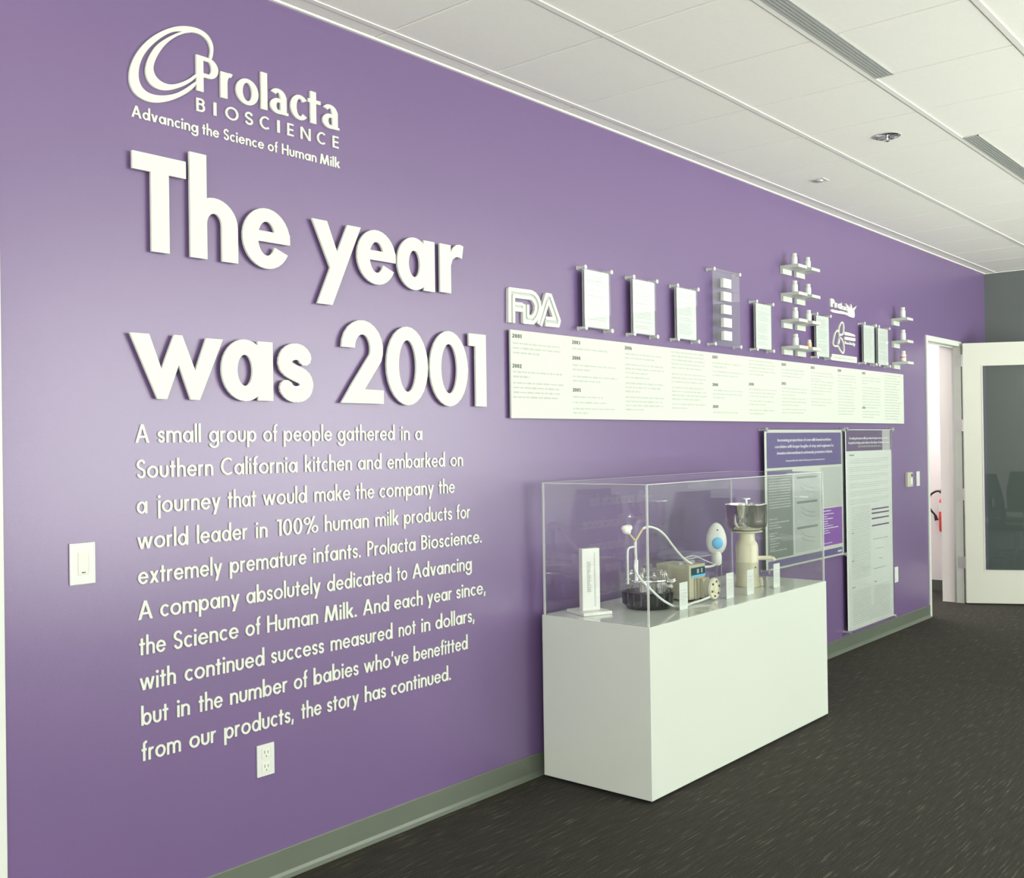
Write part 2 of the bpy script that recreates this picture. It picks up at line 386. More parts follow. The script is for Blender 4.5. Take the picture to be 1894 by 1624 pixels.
def solid(polys, y0, y1, ax=lambda x, z, y: (x, y, z), pins=False):
    """merge overlapping 2D polygons and extrude them between y0 (wall side) and y1 (front)."""
    vs = []; fs = []
    for p in polys:
        q = []
        for a in p:
            if not q or (abs(a[0]-q[-1][0])+abs(a[1]-q[-1][1])) > 1e-6: q.append(a)
        if len(q) > 2 and abs(q[0][0]-q[-1][0])+abs(q[0][1]-q[-1][1]) < 1e-6: q.pop()
        if len(q) < 3: continue
        ar = sum(q[i][0]*q[(i+1) % len(q)][1]-q[(i+1) % len(q)][0]*q[i][1] for i in range(len(q)))
        if abs(ar) < 1e-10: continue
        if ar < 0: q = q[::-1]
        k = len(vs); vs += [Vector(a) for a in q]; fs.append(list(range(k, k+len(q))))
    V, E_, Fa, ov, oe, of = delaunay_2d_cdt(vs, [], fs, 0, 1e-6)
    keep = [tuple(f) for f, o in zip(Fa, of) if len(o)]
    mb = MB(); n = len(V)
    pts = [ax(v[0], v[1], y0) for v in V]+[ax(v[0], v[1], y1) for v in V]
    es = {}
    fc = []
    for f in keep:
        ar = sum(V[f[i]][0]*V[f[(i+1) % 3]][1]-V[f[(i+1) % 3]][0]*V[f[i]][1] for i in range(3))
        if ar < 0: f = f[::-1]
        fc.append(tuple(i+n for i in f)); fc.append(tuple(f[::-1]))
        for i in range(3): es[(f[i], f[(i+1) % 3])] = 1
    for (a, b_) in es:
        if (b_, a) not in es: fc.append((a, b_, b_+n, a+n))
    mb.add(pts, fc)
    if pins:
        tri = sorted(keep, key=lambda f: -abs((V[f[1]]-V[f[0]]).cross(V[f[2]]-V[f[0]])))[:2]
        for f in tri:
            c = (V[f[0]]+V[f[1]]+V[f[2]])/3
            mb.box(c.x-.003, -.0008, c.y-.003, c.x+.003, y0, c.y+.003)
    return mb

def place(polys, x, z, sx, sz): return [[(x+px*sx, z+pz*sz) for px, pz in p] for p in polys]
def layout(text, sb=.085, sp=.30, **kw):
    out = []; x = 0
    for i, c in enumerate(text):
        if c == ' ': x += sp; continue
        out.append((c, x, DW.get(c, .5))); x += DW.get(c, .5)+sb
    return out, x-sb
def word_polys(text, x0, x1, z, cap, sb=.085, sp=.30, **kw):
    lay, W = layout(text, sb, sp); s = (x1-x0)/W; ps = []
    for c, x, wd in lay: ps += place(glyph(c, **kw), x0+x*s, z, s, cap)
    return ps
def thick(pts, wd, closed=False):
    out = []; P = [Vector(p) for p in pts]
    n = len(P)
    for i in range(n if closed else n-1):
        a = P[i]; b_ = P[(i+1) % n]; d = (b_-a)
        if d.length < 1e-7: continue
        d.normalize(); q = Vector((-d.y, d.x))*wd/2
        out.append([tuple(a-q), tuple(b_-q), tuple(b_+q), tuple(a+q)])
    for i in range(n):
        if closed or 0 < i < n-1: out += disc(P[i].x, P[i].y, wd/2, 10)
    return out

def print_dashes(name, parent, rows, y, h, m, seed=0, mean=.05):
    """flat print: rows = (x0, x1, z); one mesh of word-long dashes"""
    rnd = random.Random(seed); mb = MB()
    for x0, x1, z in rows:
        x = x0
        while x < x1-.004:
            l = min(x1-x, mean*(.35+1.3*rnd.random()))
            hh = h*(.75+.5*rnd.random())
            mb.add([(x, y, z-hh/2), (x+l, y, z-hh/2), (x+l, y, z+hh/2), (x, y, z+hh/2)], [(0, 1, 2, 3)])
            x += l+h*.8
    if not mb.f: return None
    return mb.build(name, m, parent, kind='stuff')

# ================================================================== STRUCTURE
struct('floor', MB().box(XL, YB, -0.05, XR+0.12, 3.2, 0), CARPET)
DX0, DX1, DZ, WT = 9.078, 10.035, 2.425, 0.18         # rough opening of the doorway, wall thickness
struct('wall_left', MB().box(1.311, 0, 0, DX0, WT, 3.3).box(DX0, 0, DZ, DX1, WT, 3.3).box(DX1, 0, 0, XR, WT, 3.3), PURPLE)
struct('wall_near_return', MB().box(XL, 0, 0, 1.05, WT, 3.3), WHITEW)
struct('trim_1', MB().box(1.05, -0.004, 0, 1.311, WT, 3.3), TRIMW, 0.003)
struct('wall_back', MB().box(XR, YB, 0, XR+0.12, 0.0, 3.3), GREYW)
struct('baseboard_back', MB().box(XR-0.008, YB, 0, XR, 0, 0.103), BASEG)
mb = MB().box(XL, YB-0.15, 0, XR, YB, 0.30).box(XL, YB-0.15, 3.0, XR, YB, 3.3)
edges = [XL]+[v for ab in WINS for v in ab]+[XR]
for i in range(0, len(edges), 2): mb.box(edges[i], YB-0.15, 0.30, edges[i+1], YB, 3.0)
struct('wall_right', mb, WHITEW)
for k, (a, b_) in enumerate(WINS):
    m_ = MB()
    for x in (a, (a+b_)/2-0.025, b_-0.05): m_.box(x, YB-0.10, 0.30, x+0.05, YB-0.02, 3.0)
    m_.box(a, YB-0.10, 0.30, b_, YB-0.02, 0.35).box(a, YB-0.10, 2.95, b_, YB-0.02, 3.0)
    struct('window_%d' % (k+1), m_, DARK)
struct('wall_near', MB().box(XL-0.15, YB, 0, XL, WT, 0.8).box(XL-0.15, YB, 2.6, XL, WT, 3.3).box(XL-0.15, YB, 0.8, XL, -5.45, 2.6).box(XL-0.15, -0.95, 0.8, XL, WT, 2.6), WHITEW)  # opening in this unseen wall added to let the near fill lamp through
# corridor beyond the doorway
struct('wall_corridor_end', MB().box(10.72, WT, 0, 10.84, 3.0, 3.3), WHITEW)
struct('wall_corridor_far', MB().box(7.4, 3.0, 0, 10.84, 3.1, 3.3), WHITEW)
struct('wall_corridor_start', MB().box(7.3, WT, 0, 7.4, 3.1, 3.3), WHITEW)
struct('wall_corridor_left', MB().box(7.4, WT, 0, DX0, WT+0.01, 3.3).box(DX1, WT, 0, 10.72, WT+0.01, 3.3), WHITEW)
struct('baseboard_corridor', MB().box(10.712, WT+0.01, 0, 10.72, 3.0, 0.103), BASEG)
struct('ceiling_corridor', MB().box(7.3, WT, 2.95, 10.84, 3.1, 3.0), TILE)

# cove baseboard under the purple wall
prof = [(0, 0.103), (-0.004, 0.103), (-0.006, 0.10), (-0.006, 0.022), (-0.010, 0.010), (-0.018, 0.003), (-0.022, 0.0), (0, 0)]
mb = MB()
for xa, xb in ((1.311, DX0), (DX1+0.0, XR-0.008)):
    vs = [(xa, y, z) for y, z in prof]+[(xb, y, z) for y, z in prof]; n = len(prof)
    mb.add(vs, [(i, (i+1) % n, n+(i+1) % n, n+i) for i in range(n)]+[tuple(range(n-1, -1, -1)), tuple(range(n, 2*n))])
struct('baseboard_left', mb, BASEG)

# ceiling: plenum slab, lay-in tiles one by one, main runners
ceil = struct('ceiling', MB().box(XL, YB, 3.18, XR, 0, 3.3), GRIDD)
S_, X0_, Y0_ = 0.6070, 2.7583, 0.1029
SY_ = 0.5994
def tile_mesh(x0, x1, y0, y1):
    me_mb = MB(); g = 0.0022
    x0 += g; x1 -= g; y0 += 0.006; y1 -= 0.006
    e = 0.004
    me_mb.add([(x0,y0,3.156),(x1,y0,3.156),(x1,y1,3.156),(x0,y1,3.156),
               (x0+e,y0+e,3.1505),(x1-e,y0+e,3.1505),(x1-e,y1-e,3.1505),(x0+e,y1-e,3.1505),
               (x0,y0,3.17),(x1,y0,3.17),(x1,y1,3.17),(x0,y1,3.17)],
              [(4,7,6,5),(0,4,5,1),(1,5,6,2),(2,6,7,3),(3,7,4,0),(0,1,9,8),(1,2,10,9),(2,3,11,10),(3,0,8,11),(8,9,10,11)])
    return me_mb
base_tile = tile_mesh(0, S_, -SY_, 0).build('ceiling_tile', TILE, ceil)
base_border = tile_mesh(0, S_, -Y0_+0.004, -0.012).build('border_tile', TILE, ceil)
first_t = first_b = True
for k in range(-9, 14):
    xk = X0_+k*S_
    if xk < XL: continue
    last = xk+S_ > XR+0.01
    if last:
        tile_mesh(xk, XR-0.012, -Y0_+0.004, -0.012).build('border_tile', TILE, ceil)
    else:
        o = base_border if first_b else base_border.copy()
        if not first_b: col.objects.link(o)
        first_b = False; o.location = (xk, 0, 0)
    for j in range(11):
        ya = -Y0_-j*SY_
        if ya-0.05 < YB: continue
        yb = max(ya-SY_, YB+0.01)
        if last or yb > ya-SY_+1e-6:
            tile_mesh(xk, XR-0.012 if last else xk+S_, yb, ya).build('ceiling_tile', TILE, ceil)
        else:
            o = base_tile if first_t else base_tile.copy()
            if not first_t: col.objects.link(o)
            first_t = False; o.location = (xk, ya, 0)
for j in range(11):
    y = -Y0_-j*SY_
    if y > YB: MB().box(XL, y-0.012, 3.1465, XR, y+0.012, 3.175).build('grid_runner', GRID, ceil)
MB().box(XL, -0.014, 3.144, XR, -0.0005, 3.176).box(XR-0.014, YB, 3.144, XR-0.0005, -0.014, 3.176).build('wall_angle', GRID, ceil)
MB().box(XL, YB, 3.172, XR, -0.001, 3.179).build('cross_tee_layer', GRIDD, ceil)

# ---- doorway: hollow metal frame, leaf swung into the room
door = bpy.data.objects.new('door_1', None); col.objects.link(door); door['kind'] = 'structure'
door.location = (9.985, -0.01, 0)
fr = MB()
fr.box(DX0, -0.010, 0, DX0+0.038, 0.055, DZ).box(DX1-0.038, -0.010, 0, DX1, 0.055, DZ).box(DX0+0.038, -0.010, DZ-0.045, DX1-0.038, 0.055, DZ)
fr.box(DX0, 0.055, 0, DX0+0.048, 0.068, DZ-0.045).box(DX1-0.048, 0.055, 0, DX1, 0.068, DZ-0.045).box(DX0+0.038, 0.055, DZ-0.055, DX1-0.038, 0.068, DZ)
frame = fr.build('door_frame', TRIMW, door, 0.002)
MB().box(DX0, 0.068, 0, DX0+0.02, WT+0.012, DZ).box(DX1-0.02, 0.068, 0, DX1, WT+0.012, DZ).box(DX0+0.02, 0.068, DZ-0.02, DX1-0.02, WT+0.012, DZ).build('inner_jamb', WHITEW, door)
MB().box(DX1-0.052, 0.054, 0, DX1-0.048, 0.070, DZ-0.05).box(DX0+0.048, 0.054, 0, DX0+0.052, 0.070, DZ-0.05).build('seal_strip', SATIN, door)
LD = Vector((0.47, -0.883, 0)).normalized(); LN = Vector((-0.883, -0.47, 0)).normalized(); HG = Vector((9.992, -0.022, 0))
def leafxf(v): return HG+LD*v.x+LN*v.y+Vector((0, 0, v.z))
LW, LT, LH = 0.90, 0.045, 2.405
st, tr_, br_ = 0.155, 0.20, 0.305
lf = MB().box(0, 0, 0.012, st, LT, LH).box(LW-st, 0, 0.012, LW, LT, LH).box(st, 0, LH-tr_, LW-st, LT, LH).box(st, 0, 0.012, LW-st, LT, br_)
leaf = lf.xf(leafxf).build('door_leaf', DOORW, door)
gb = MB()
for a in ((st, br_, st+0.012, LH-tr_), (LW-st-0.012, br_, LW-st, LH-tr_), (st+0.012, br_, LW-st-0.012, br_+0.012), (st+0.012, LH-tr_-0.012, LW-st-0.012, LH-tr_)):
    gb.box(a[0], -0.003, a[1], a[2], LT+0.003, a[3])
gb.xf(leafxf).build('glazing_bead', DOORW, leaf)
MB().box(st+0.012, LT/2-0.003, br_+0.012, LW-st-0.012, LT/2+0.003, LH-tr_-0.012).xf(leafxf).build('glass_pane', DGLASS, leaf)
MB().cyl((LW-0.07, LT, 1.0), (LW-0.07, LT+0.05, 1.0), 0.011).cyl((LW-0.07, LT+0.05, 1.0), (LW-0.19, LT+0.05, 1.0), 0.009).cyl((LW-0.07, LT, 1.0), (LW-0.07, LT+0.008, 1.0), 0.027, 24).xf(leafxf).build('lever_handle', SATIN, leaf)
for z in (0.38, 1.01, 1.65, 2.25):
    h = MB().cyl((9.984, -0.024, z-0.055), (9.984, -0.024, z+0.055), 0.007, 12).box(9.993, -0.016, z-0.055, 9.9965, 0.040, z+0.055)
    h.build('hinge', SATIN, door)

# ================================================================== CEILING FITTINGS
def slot(xa, xb, label):
    t = thing('linear_diffuser', ((xa+xb)/2, -1.35, 3.15), label, 'air diffuser', 'linear slot diffusers beside a ceiling runner')
    MB().box(xa, -1.392, 3.146, xb, -1.388+0.002, 3.1498).box(xa, -1.318, 3.146, xb, -1.314, 3.1498).box(xa, -1.392, 3.146, xa+0.006, -1.314, 3.1498).box(xb-0.006, -1.392, 3.146, xb, -1.314, 3.1498).build('frame', SATIN, t)
    MB().box(xa+0.004, -1.388, 3.1492, xb-0.004, -1.317, 3.1502).build('backing', DARK, t)
    for i in range(5):
        y = -1.383+i*0.0148
        MB().box(xa+0.006, y, 3.1455, xb-0.006, y+0.0105, 3.149).build('slat', SLOT, t)
slot(1.55, 4.572, 'long grey slotted air diffuser cut off by the top edge of the photo')
slot(5.80, 8.83, 'long grey slotted air diffuser running off the right edge of the photo')

t = thing('sprinkler', (5.49, -1.02, 3.15), 'round chrome perforated ceiling fitting between two runners', 'sprinkler')
MB().lathe(5.49, -1.02, [(0.070, 3.1502), (0.070, 3.147), (0.062, 3.144), (0.058, 3.147), (0.058, 3.1495)], 40, cap=False).build('rim', CHROME, t)
MB().lathe(5.49, -1.02, [(0.001, 3.1465), (0.058, 3.1465), (0.058, 3.149)], 40, cap=False).build('plate', DARK, t)
mb = MB()
for i in range(10):
    a = 2*math.pi*i/10
    mb.box(-0.004, 0.018, 3.1445, 0.004, 0.056, 3.1465) if False else None
    c, s_ = math.cos(a), math.sin(a)
    vs = []
    for z in (3.1435, 3.1468):
        for u, v in ((0.016, -0.004), (0.056, -0.009), (0.056, 0.009), (0.016, 0.004)): vs.append((5.49+u*c-v*s_, -1.02+u*s_+v*c, z))
    mb.add(vs, [(3,2,1,0), (4,5,6,7), (0,1,5,4), (1,2,6,5), (2,3,7,6), (3,0,4,7)])
mb.build('louvre_ring', CHROME, t)
MB().lathe(5.49, -1.02, [(0.006, 3.148), (0.006, 3.128), (0.014, 3.126), (0.014, 3.122), (0.004, 3.118)], 20).build('deflector', CHROME, t)
t = thing('ceiling_sensor', (6.13, -0.36, 3.15), 'small square white sensor plate in the ceiling tile nearest the purple wall', 'sensor')
MB().box(6.085, -0.405, 3.147, 6.175, -0.315, 3.1504).build('plate', TRIMW, t, 0.001)
MB().lathe(6.13, -0.36, [(0.026, 3.147), (0.024, 3.140), (0.012, 3.136)], 24).build('lens', SLOT, t)
MB().box(6.10, -0.395, 3.1462, 6.16, -0.39, 3.1468).box(6.10, -0.330, 3.1462, 6.16, -0.325, 3.1468).build('grille', SATIN, t, kind='stuff')

# ================================================================== LETTERING ON THE WALL
FACE = -0.0205
BK = -0.0008
def let(polys, name, parent, front=FACE, back=BK, m=None):
    if front == FACE and back == BK: return solid(polys, -0.011, front, pins=True).build(name, m or LETTER, parent)
    return solid(polys, back, front).build(name, m or LETTER, parent)

BOLD = dict(X=.667, A=1.125, D=-.333, wx=.205, wy=.170)
CAP = 0.312
def bl(c, x0, x1, z, cap=CAP, **k):
    kk = dict(BOLD); kk.update(k)
    return place(glyph(c, W=(x1-x0)/cap, **kk), x0, z, cap, cap)
head = thing('headline_lettering', (1.70, 0, 1.70), 'giant cream raised bold headline reading The year was 2001', 'lettering')
ws = {}
def word(nm):
    o = bpy.data.objects.new('word', None); col.objects.link(o); o.parent = head; o['label'] = nm; return o
w1 = word('giant word The'); w2 = word('giant word year'); w3 = word('giant word was'); w4 = word('giant number 2001')
Z1, Z2 = 2.177, 1.706
let([[(1.716, 2.433), (1.907, 2.433), (1.907, 2.490), (1.716, 2.490)], [(1.780, Z1), (1.844, Z1), (1.844, 2.45), (1.780, 2.45)]], 'letter', w1)
let(bl('h', 1.921, 2.107, Z1), 'letter', w1)
let(bl('e', 2.126, 2.329, Z1, wy=.150), 'letter', w1)
YP = [(2.430, 2.386), (2.501, 2.386), (2.548, 2.276), (2.600, 2.386), (2.667, 2.386), (2.522, 2.073), (2.450, 2.073), (2.514, 2.213)]
let([YP], 'letter', w2)
let(bl('e', 2.647, 2.850, Z1, wy=.150), 'letter', w2)
let(bl('a', 2.858, 3.071, Z1), 'letter', w2)
let([[(3.102, Z1+.005), (3.168, Z1+.005), (3.168, 2.386), (3.102, 2.386)],
     [(3.150, 2.30), (3.168, 2.30), (3.180, 2.328), (3.203, 2.341), (3.222, 2.341), (3.237, 2.336), (3.247, 2.391), (3.225, 2.396), (3.203, 2.392), (3.183, 2.378), (3.166, 2.352), (3.150, 2.34)]], 'letter', w2)
WP = [(1.700, 1.911), (1.767, 1.911), (1.809, 1.800), (1.856, 1.914), (1.886, 1.914), (1.933, 1.800), (1.976, 1.911), (2.041, 1.911), (1.949, Z2-.003), (1.915, Z2-.003), (1.872, 1.816), (1.828, Z2-.003), (1.794, Z2-.003)]
let([WP], 'letter', w3)
let(bl('a', 2.034, 2.246, Z2), 'letter', w3)
let(bl('s', 2.269, 2.426, Z2, wx=.215, wy=.165), 'letter', w3)
let(ring(2.669, 1.919, .1055, .109, .066, .055, -25, 180) + [[(2.558, Z2), (2.775, Z2), (2.775, 1.759), (2.676, 1.761), (2.6, 1.74)],
     [(2.558, Z2), (2.64, Z2), (2.676, 1.760), (2.7645, 1.873), (2.704, 1.897), (2.62, 1.79)]], 'letter', w4)
let(bl('0', 2.792, 3.023, Z2, wx=.215, wy=.175), 'letter', w4)
let(bl('0', 3.034, 3.265, Z2, wx=.215, wy=.175), 'letter', w4)
let([[(3.315, Z2), (3.383, Z2), (3.383, 2.021), (3.315, 2.021)], [(3.274, 1.967), (3.35, 1.967), (3.35, 2.021), (3.274, 2.021)]], 'letter', w4)

# company logo above the headline
logo = thing('company_logo_lettering', (1.70, 0, 2.59), 'white raised company logo with open swoosh and tagline above the headline', 'logo')
sw1 = [(1.96,2.762),(1.93,2.730),(1.889,2.700),(1.849,2.678),(1.806,2.663),(1.771,2.661),(1.737,2.672),(1.719,2.697),(1.715,2.727),(1.722,2.766),(1.745,2.814),(1.778,2.857),(1.813,2.890),(1.852,2.918),(1.892,2.939),(1.933,2.951),(1.974,2.954),(2.005,2.944),(2.022,2.924),(2.028,2.900),(2.020,2.860),
       (2.008,2.860),(2.0145,2.886),(2.0135,2.906),(2.003,2.924),(1.978,2.936),(1.949,2.935),(1.918,2.927),(1.892,2.922),(1.866,2.911),(1.832,2.885),(1.797,2.850),(1.769,2.813),(1.752,2.775),(1.747,2.738),(1.752,2.713),(1.767,2.695),(1.794,2.688),(1.833,2.693),(1.879,2.711),(1.919,2.739),(1.961,2.777)]
sw2 = [(1.961,2.787),(1.920,2.751),(1.879,2.727),(1.843,2.712),(1.810,2.710),(1.785,2.722),(1.772,2.749),(1.775,2.781),(1.789,2.816),(1.812,2.853),(1.848,2.886),(1.880,2.909),(1.902,2.923),(1.93,2.934),(1.945,2.933),(1.918,2.924),(1.882,2.901),(1.847,2.868),(1.822,2.832),(1.806,2.800),(1.799,2.772),(1.808,2.750),(1.830,2.737),(1.859,2.736),(1.889,2.747),(1.930,2.772),(1.963,2.803)]
def smooth_poly(P, it=2):
    for _ in range(it):
        Q = []
        for i in range(len(P)):
            a, b_ = P[i], P[(i+1) % len(P)]
            d = math.hypot(b_[0]-a[0], b_[1]-a[1])
            if d < 0.006: Q.append(a); Q.append(b_); continue
            Q.append((a[0]*.75+b_[0]*.25, a[1]*.75+b_[1]*.25)); Q.append((a[0]*.25+b_[0]*.75, a[1]*.25+b_[1]*.75))
        P = Q
    return P
let([smooth_poly(sw1)], 'outer_swoosh', logo, -0.009)
let([smooth_poly(sw2)], 'inner_swoosh', logo, -0.0089)
LC = 0.121; LB = 2.743
nm = bpy.data.objects.new('company_name', None); col.objects.link(nm); nm.parent = logo
for c, x0, x1, sa in [('P', 1.959, 2.044, 0), ('r', 2.053, 2.103, 0), ('o', 2.115, 2.208, 0), ('l', 2.219, 2.246, 0), ('a', 2.258, 2.335, 1), ('c', 2.348, 2.424, 0), ('t', 2.428, 2.487, 0), ('a', 2.496, 2.574, 1)]:
    W = (x1-x0)/LC
    let(place(glyph(c, W=W, X=.74, A=1.09, D=-.3, wx=.222, wy=.115, serif_a=bool(sa)), x0, LB, LC, LC), 'letter', nm, -0.0095)
nm = bpy.data.objects.new('subtitle', None); col.objects.link(nm); nm.parent = logo
for c, x0, x1 in [('B', 1.960, 1.993), ('I', 2.026, 2.038), ('O', 2.073, 2.126), ('S', 2.153, 2.186), ('C', 2.215, 2.258), ('I', 2.290, 2.302), ('E', 2.335, 2.363), ('N', 2.395, 2.441), ('C', 2.471, 2.513), ('E', 2.546, 2.575)]:
    let(place(glyph(c, W=(x1-x0)/.045, wx=.18 if c != 'I' else .24, wy=.14), x0, 2.675, .045, .045), 'letter', nm, -0.006)
nm = bpy.data.objects.new('tagline', None); col.objects.link(nm); nm.parent = logo
for wd, x0, x1 in [('Advancing', 1.725, 1.967), ('the', 1.982, 2.048), ('Science', 2.066, 2.233), ('of', 2.249, 2.292), ('Human', 2.311, 2.469), ('Milk', 2.485, 2.581)]:
    let(word_polys(wd, x0, x1, 2.602, .038, wx=.15, wy=.14, X=.64), 'word', nm, -0.0035)

# paragraph, ten lines of raised words
LINES = [
("A small group of people gathered in a", 1.562, [1.722, 1.774, 1.8, 1.963, 1.991, 2.185, 2.211, 2.275, 2.299, 2.526, 2.55, 2.848, 2.878, 2.931, 2.958, 3.002]),
("Southern California kitchen and embarked on", 1.449, [1.725, 2.009, 2.036, 2.363, 2.393, 2.622, 2.649, 2.775, 2.802, 3.134, 3.163, 3.245]),
("a journey that would make the company the", 1.336, [1.724, 1.764, 1.793, 2.036, 2.061, 2.181, 2.206, 2.404, 2.435, 2.611, 2.636, 2.734, 2.758, 3.065, 3.091, 3.191]),
("world leader in 100% human milk products for", 1.223, [1.724, 1.91, 1.939, 2.143, 2.174, 2.227, 2.264, 2.455, 2.482, 2.704, 2.734, 2.862, 2.888, 3.172, 3.197, 3.285]),
("extremely premature infants. Prolacta Bioscience.", 1.111, [1.725, 2.039, 2.066, 2.398, 2.425, 2.66, 2.691, 2.955, 2.984, 3.357]),
("A company absolutely dedicated to Advancing", 0.998, [1.724, 1.778, 1.801, 2.107, 2.131, 2.462, 2.489, 2.819, 2.846, 2.906, 2.932, 3.291]),
("the Science of Human Milk. And each year since,", 0.885, [1.726, 1.823, 1.848, 2.101, 2.126, 2.192, 2.217, 2.448, 2.475, 2.636, 2.664, 2.804, 2.829, 2.991, 3.014, 3.165, 3.188, 3.378]),
("with continued success measured not in dollars,", 0.773, [1.726, 1.858, 1.887, 2.207, 2.232, 2.474, 2.502, 2.821, 2.851, 2.949, 2.977, 3.033, 3.06, 3.304]),
("but in the number of babies who've benefitted", 0.661, [1.73, 1.829, 1.857, 1.908, 1.938, 2.034, 2.06, 2.305, 2.33, 2.395, 2.42, 2.641, 2.665, 2.906, 2.932, 3.258]),
("from our products, the story has continued.", 0.548, [1.73, 1.873, 1.901, 2.007, 2.035, 2.331, 2.362, 2.458, 2.482, 2.641, 2.668, 2.781, 2.805, 3.151]),
]
para = thing('paragraph_lettering', (1.72, 0, 0.53), 'ten lines of small cream raised text below the headline', 'lettering')
for tx, z, xs in LINES:
    ln = bpy.data.objects.new('text_line', None); col.objects.link(ln); ln.parent = para
    for i, wd in enumerate(tx.split()):
        let(word_polys(wd, xs[2*i]+.002, xs[2*i+1]-.002, z, 0.0595), 'word', ln, -0.0045)

# FDA sign
fda = thing('agency_logo', (3.54, 0, 2.09), 'white raised FDA logo with inline grooves above the left end of the timeline board', 'logo')
FO = [(3.553,2.090),(3.556,2.241),(3.711,2.244),(3.738,2.237),(3.759,2.221),(3.771,2.202),(3.775,2.179),(3.767,2.151),(3.748,2.124),(3.723,2.103),(3.656,2.101),(3.657,2.183)]
FI = [(3.583,2.090),(3.584,2.213),(3.711,2.215),(3.730,2.204),(3.743,2.184),(3.742,2.162),(3.731,2.143),(3.713,2.129),(3.685,2.127),(3.685,2.183)]
let(thick(FO, .0185), 'outer_band', fda, -0.016)
let(thick(FI, .0165)+thick([(3.584,2.180),(3.648,2.181)], .014)+thick([(3.584,2.153),(3.645,2.154)], .018), 'inner_band', fda, -0.016)
let(thick([(3.758,2.100),(3.823,2.243),(3.856,2.243),(3.922,2.128),(3.912,2.103),(3.812,2.101)], .0175), 'outer_band', fda, -0.0161)
let(thick([(3.778,2.092),(3.838,2.213),(3.882,2.133),(3.815,2.131)], .0165), 'inner_band', fda, -0.0162)
let([[(3.556,2.09),(3.586,2.09),(3.586,2.15),(3.65,2.15),(3.65,2.182),(3.586,2.182),(3.586,2.215),(3.712,2.216),(3.735,2.20),(3.744,2.175),(3.735,2.145),(3.715,2.128),(3.686,2.127),(3.686,2.18),(3.657,2.18),(3.657,2.102),(3.722,2.104),(3.75,2.13),(3.766,2.16),(3.770,2.19),(3.755,2.22),(3.735,2.236),(3.71,2.242),(3.556,2.24)],
     [(3.76,2.098),(3.782,2.095),(3.838,2.21),(3.882,2.133),(3.815,2.131),(3.812,2.103),(3.912,2.105),(3.92,2.13),(3.856,2.24),(3.824,2.24)]], 'groove_shade_bed', fda, -0.0105, m=GREYL)  # grey bed paints the shade inside the white logo's grooves

# ================================================================== TIMELINE BOARD
tl = thing('timeline_board', (6.0, 0, 1.655), 'long white timeline board printed with years and columns of text', 'sign')
MB().box(3.548, -0.022, 1.657, 8.478, -0.012, 2.058).build('panel', WHITEP, tl, 0.001)
MB().box(3.70, -0.012, 1.72, 8.33, -0.001, 1.76).build('mounting_rail', GREYW, tl)
MB().box(3.70, -0.012, 1.95, 8.33, -0.001, 1.99).build('mounting_rail', GREYW, tl)
YF = -0.0226
years = [('2001', 3.560, 2.022), ('2002', 3.558, 1.886), ('2003', 4.008, 2.022), ('2004', 4.008, 1.946), ('2005', 4.008, 1.790), ('2006', 4.460, 2.022),
         ('2007', 5.366, 2.024), ('2008', 5.364, 1.862), ('2009', 5.364, 1.733), ('2010', 5.814, 1.880), ('2011', 6.266, 2.024), ('2012', 6.264, 1.900),
         ('2013', 6.712, 2.024), ('2014', 7.163, 2.024), ('2015', 7.612, 2.024), ('2016', 7.606, 1.765)]
for yv, x, z in years:
    ps = word_polys(yv, x, x+.066, z, .018, wx=.2, wy=.2)
    solid(ps, -0.0222, -0.0228).build('year_heading', INKD, tl)
cols = {3.562: [(1.998, 3), (1.868, 2), (1.818, 4)], 4.010: [(2.000, 1), (1.920, 2), (1.865, 2), (1.765, 1), (1.738, 1), (1.708, 2)], 4.462: [(2.000, 2), (1.945, 3), (1.878, 1), (1.848, 3), (1.775, 4)],
        4.915: [(2.036, 5), (1.915, 3), (1.840, 4), (1.748, 2)], 5.368: [(1.998, 2), (1.948, 2), (1.838, 3), (1.708, 1)], 5.816: [(2.036, 5), (1.858, 3), (1.785, 2), (1.728, 2)],
        6.268: [(2.000, 3), (1.878, 3), (1.812, 3), (1.74, 2)], 6.714: [(2.000, 3), (1.940, 5), (1.82, 3)], 7.165: [(2.000, 14)], 7.612: [(2.000, 3), (1.925, 8), (1.745, 3)], 8.062: [(2.036, 17)]}
rnd = random.Random(3)
for x, blocks in cols.items():
    rows = []
    for z, n in blocks:
        for i in range(n):
            wd = .38 if i < n-1 else rnd.uniform(.12, .36)
            if x in (7.165, 8.062): wd = rnd.uniform(.28, .37)
            rows.append((x, x+wd*rnd.uniform(.88, 1), z-i*.0215))
    print_dashes('text_column', tl, rows, YF, .0075, INK, int(x*100), .035)

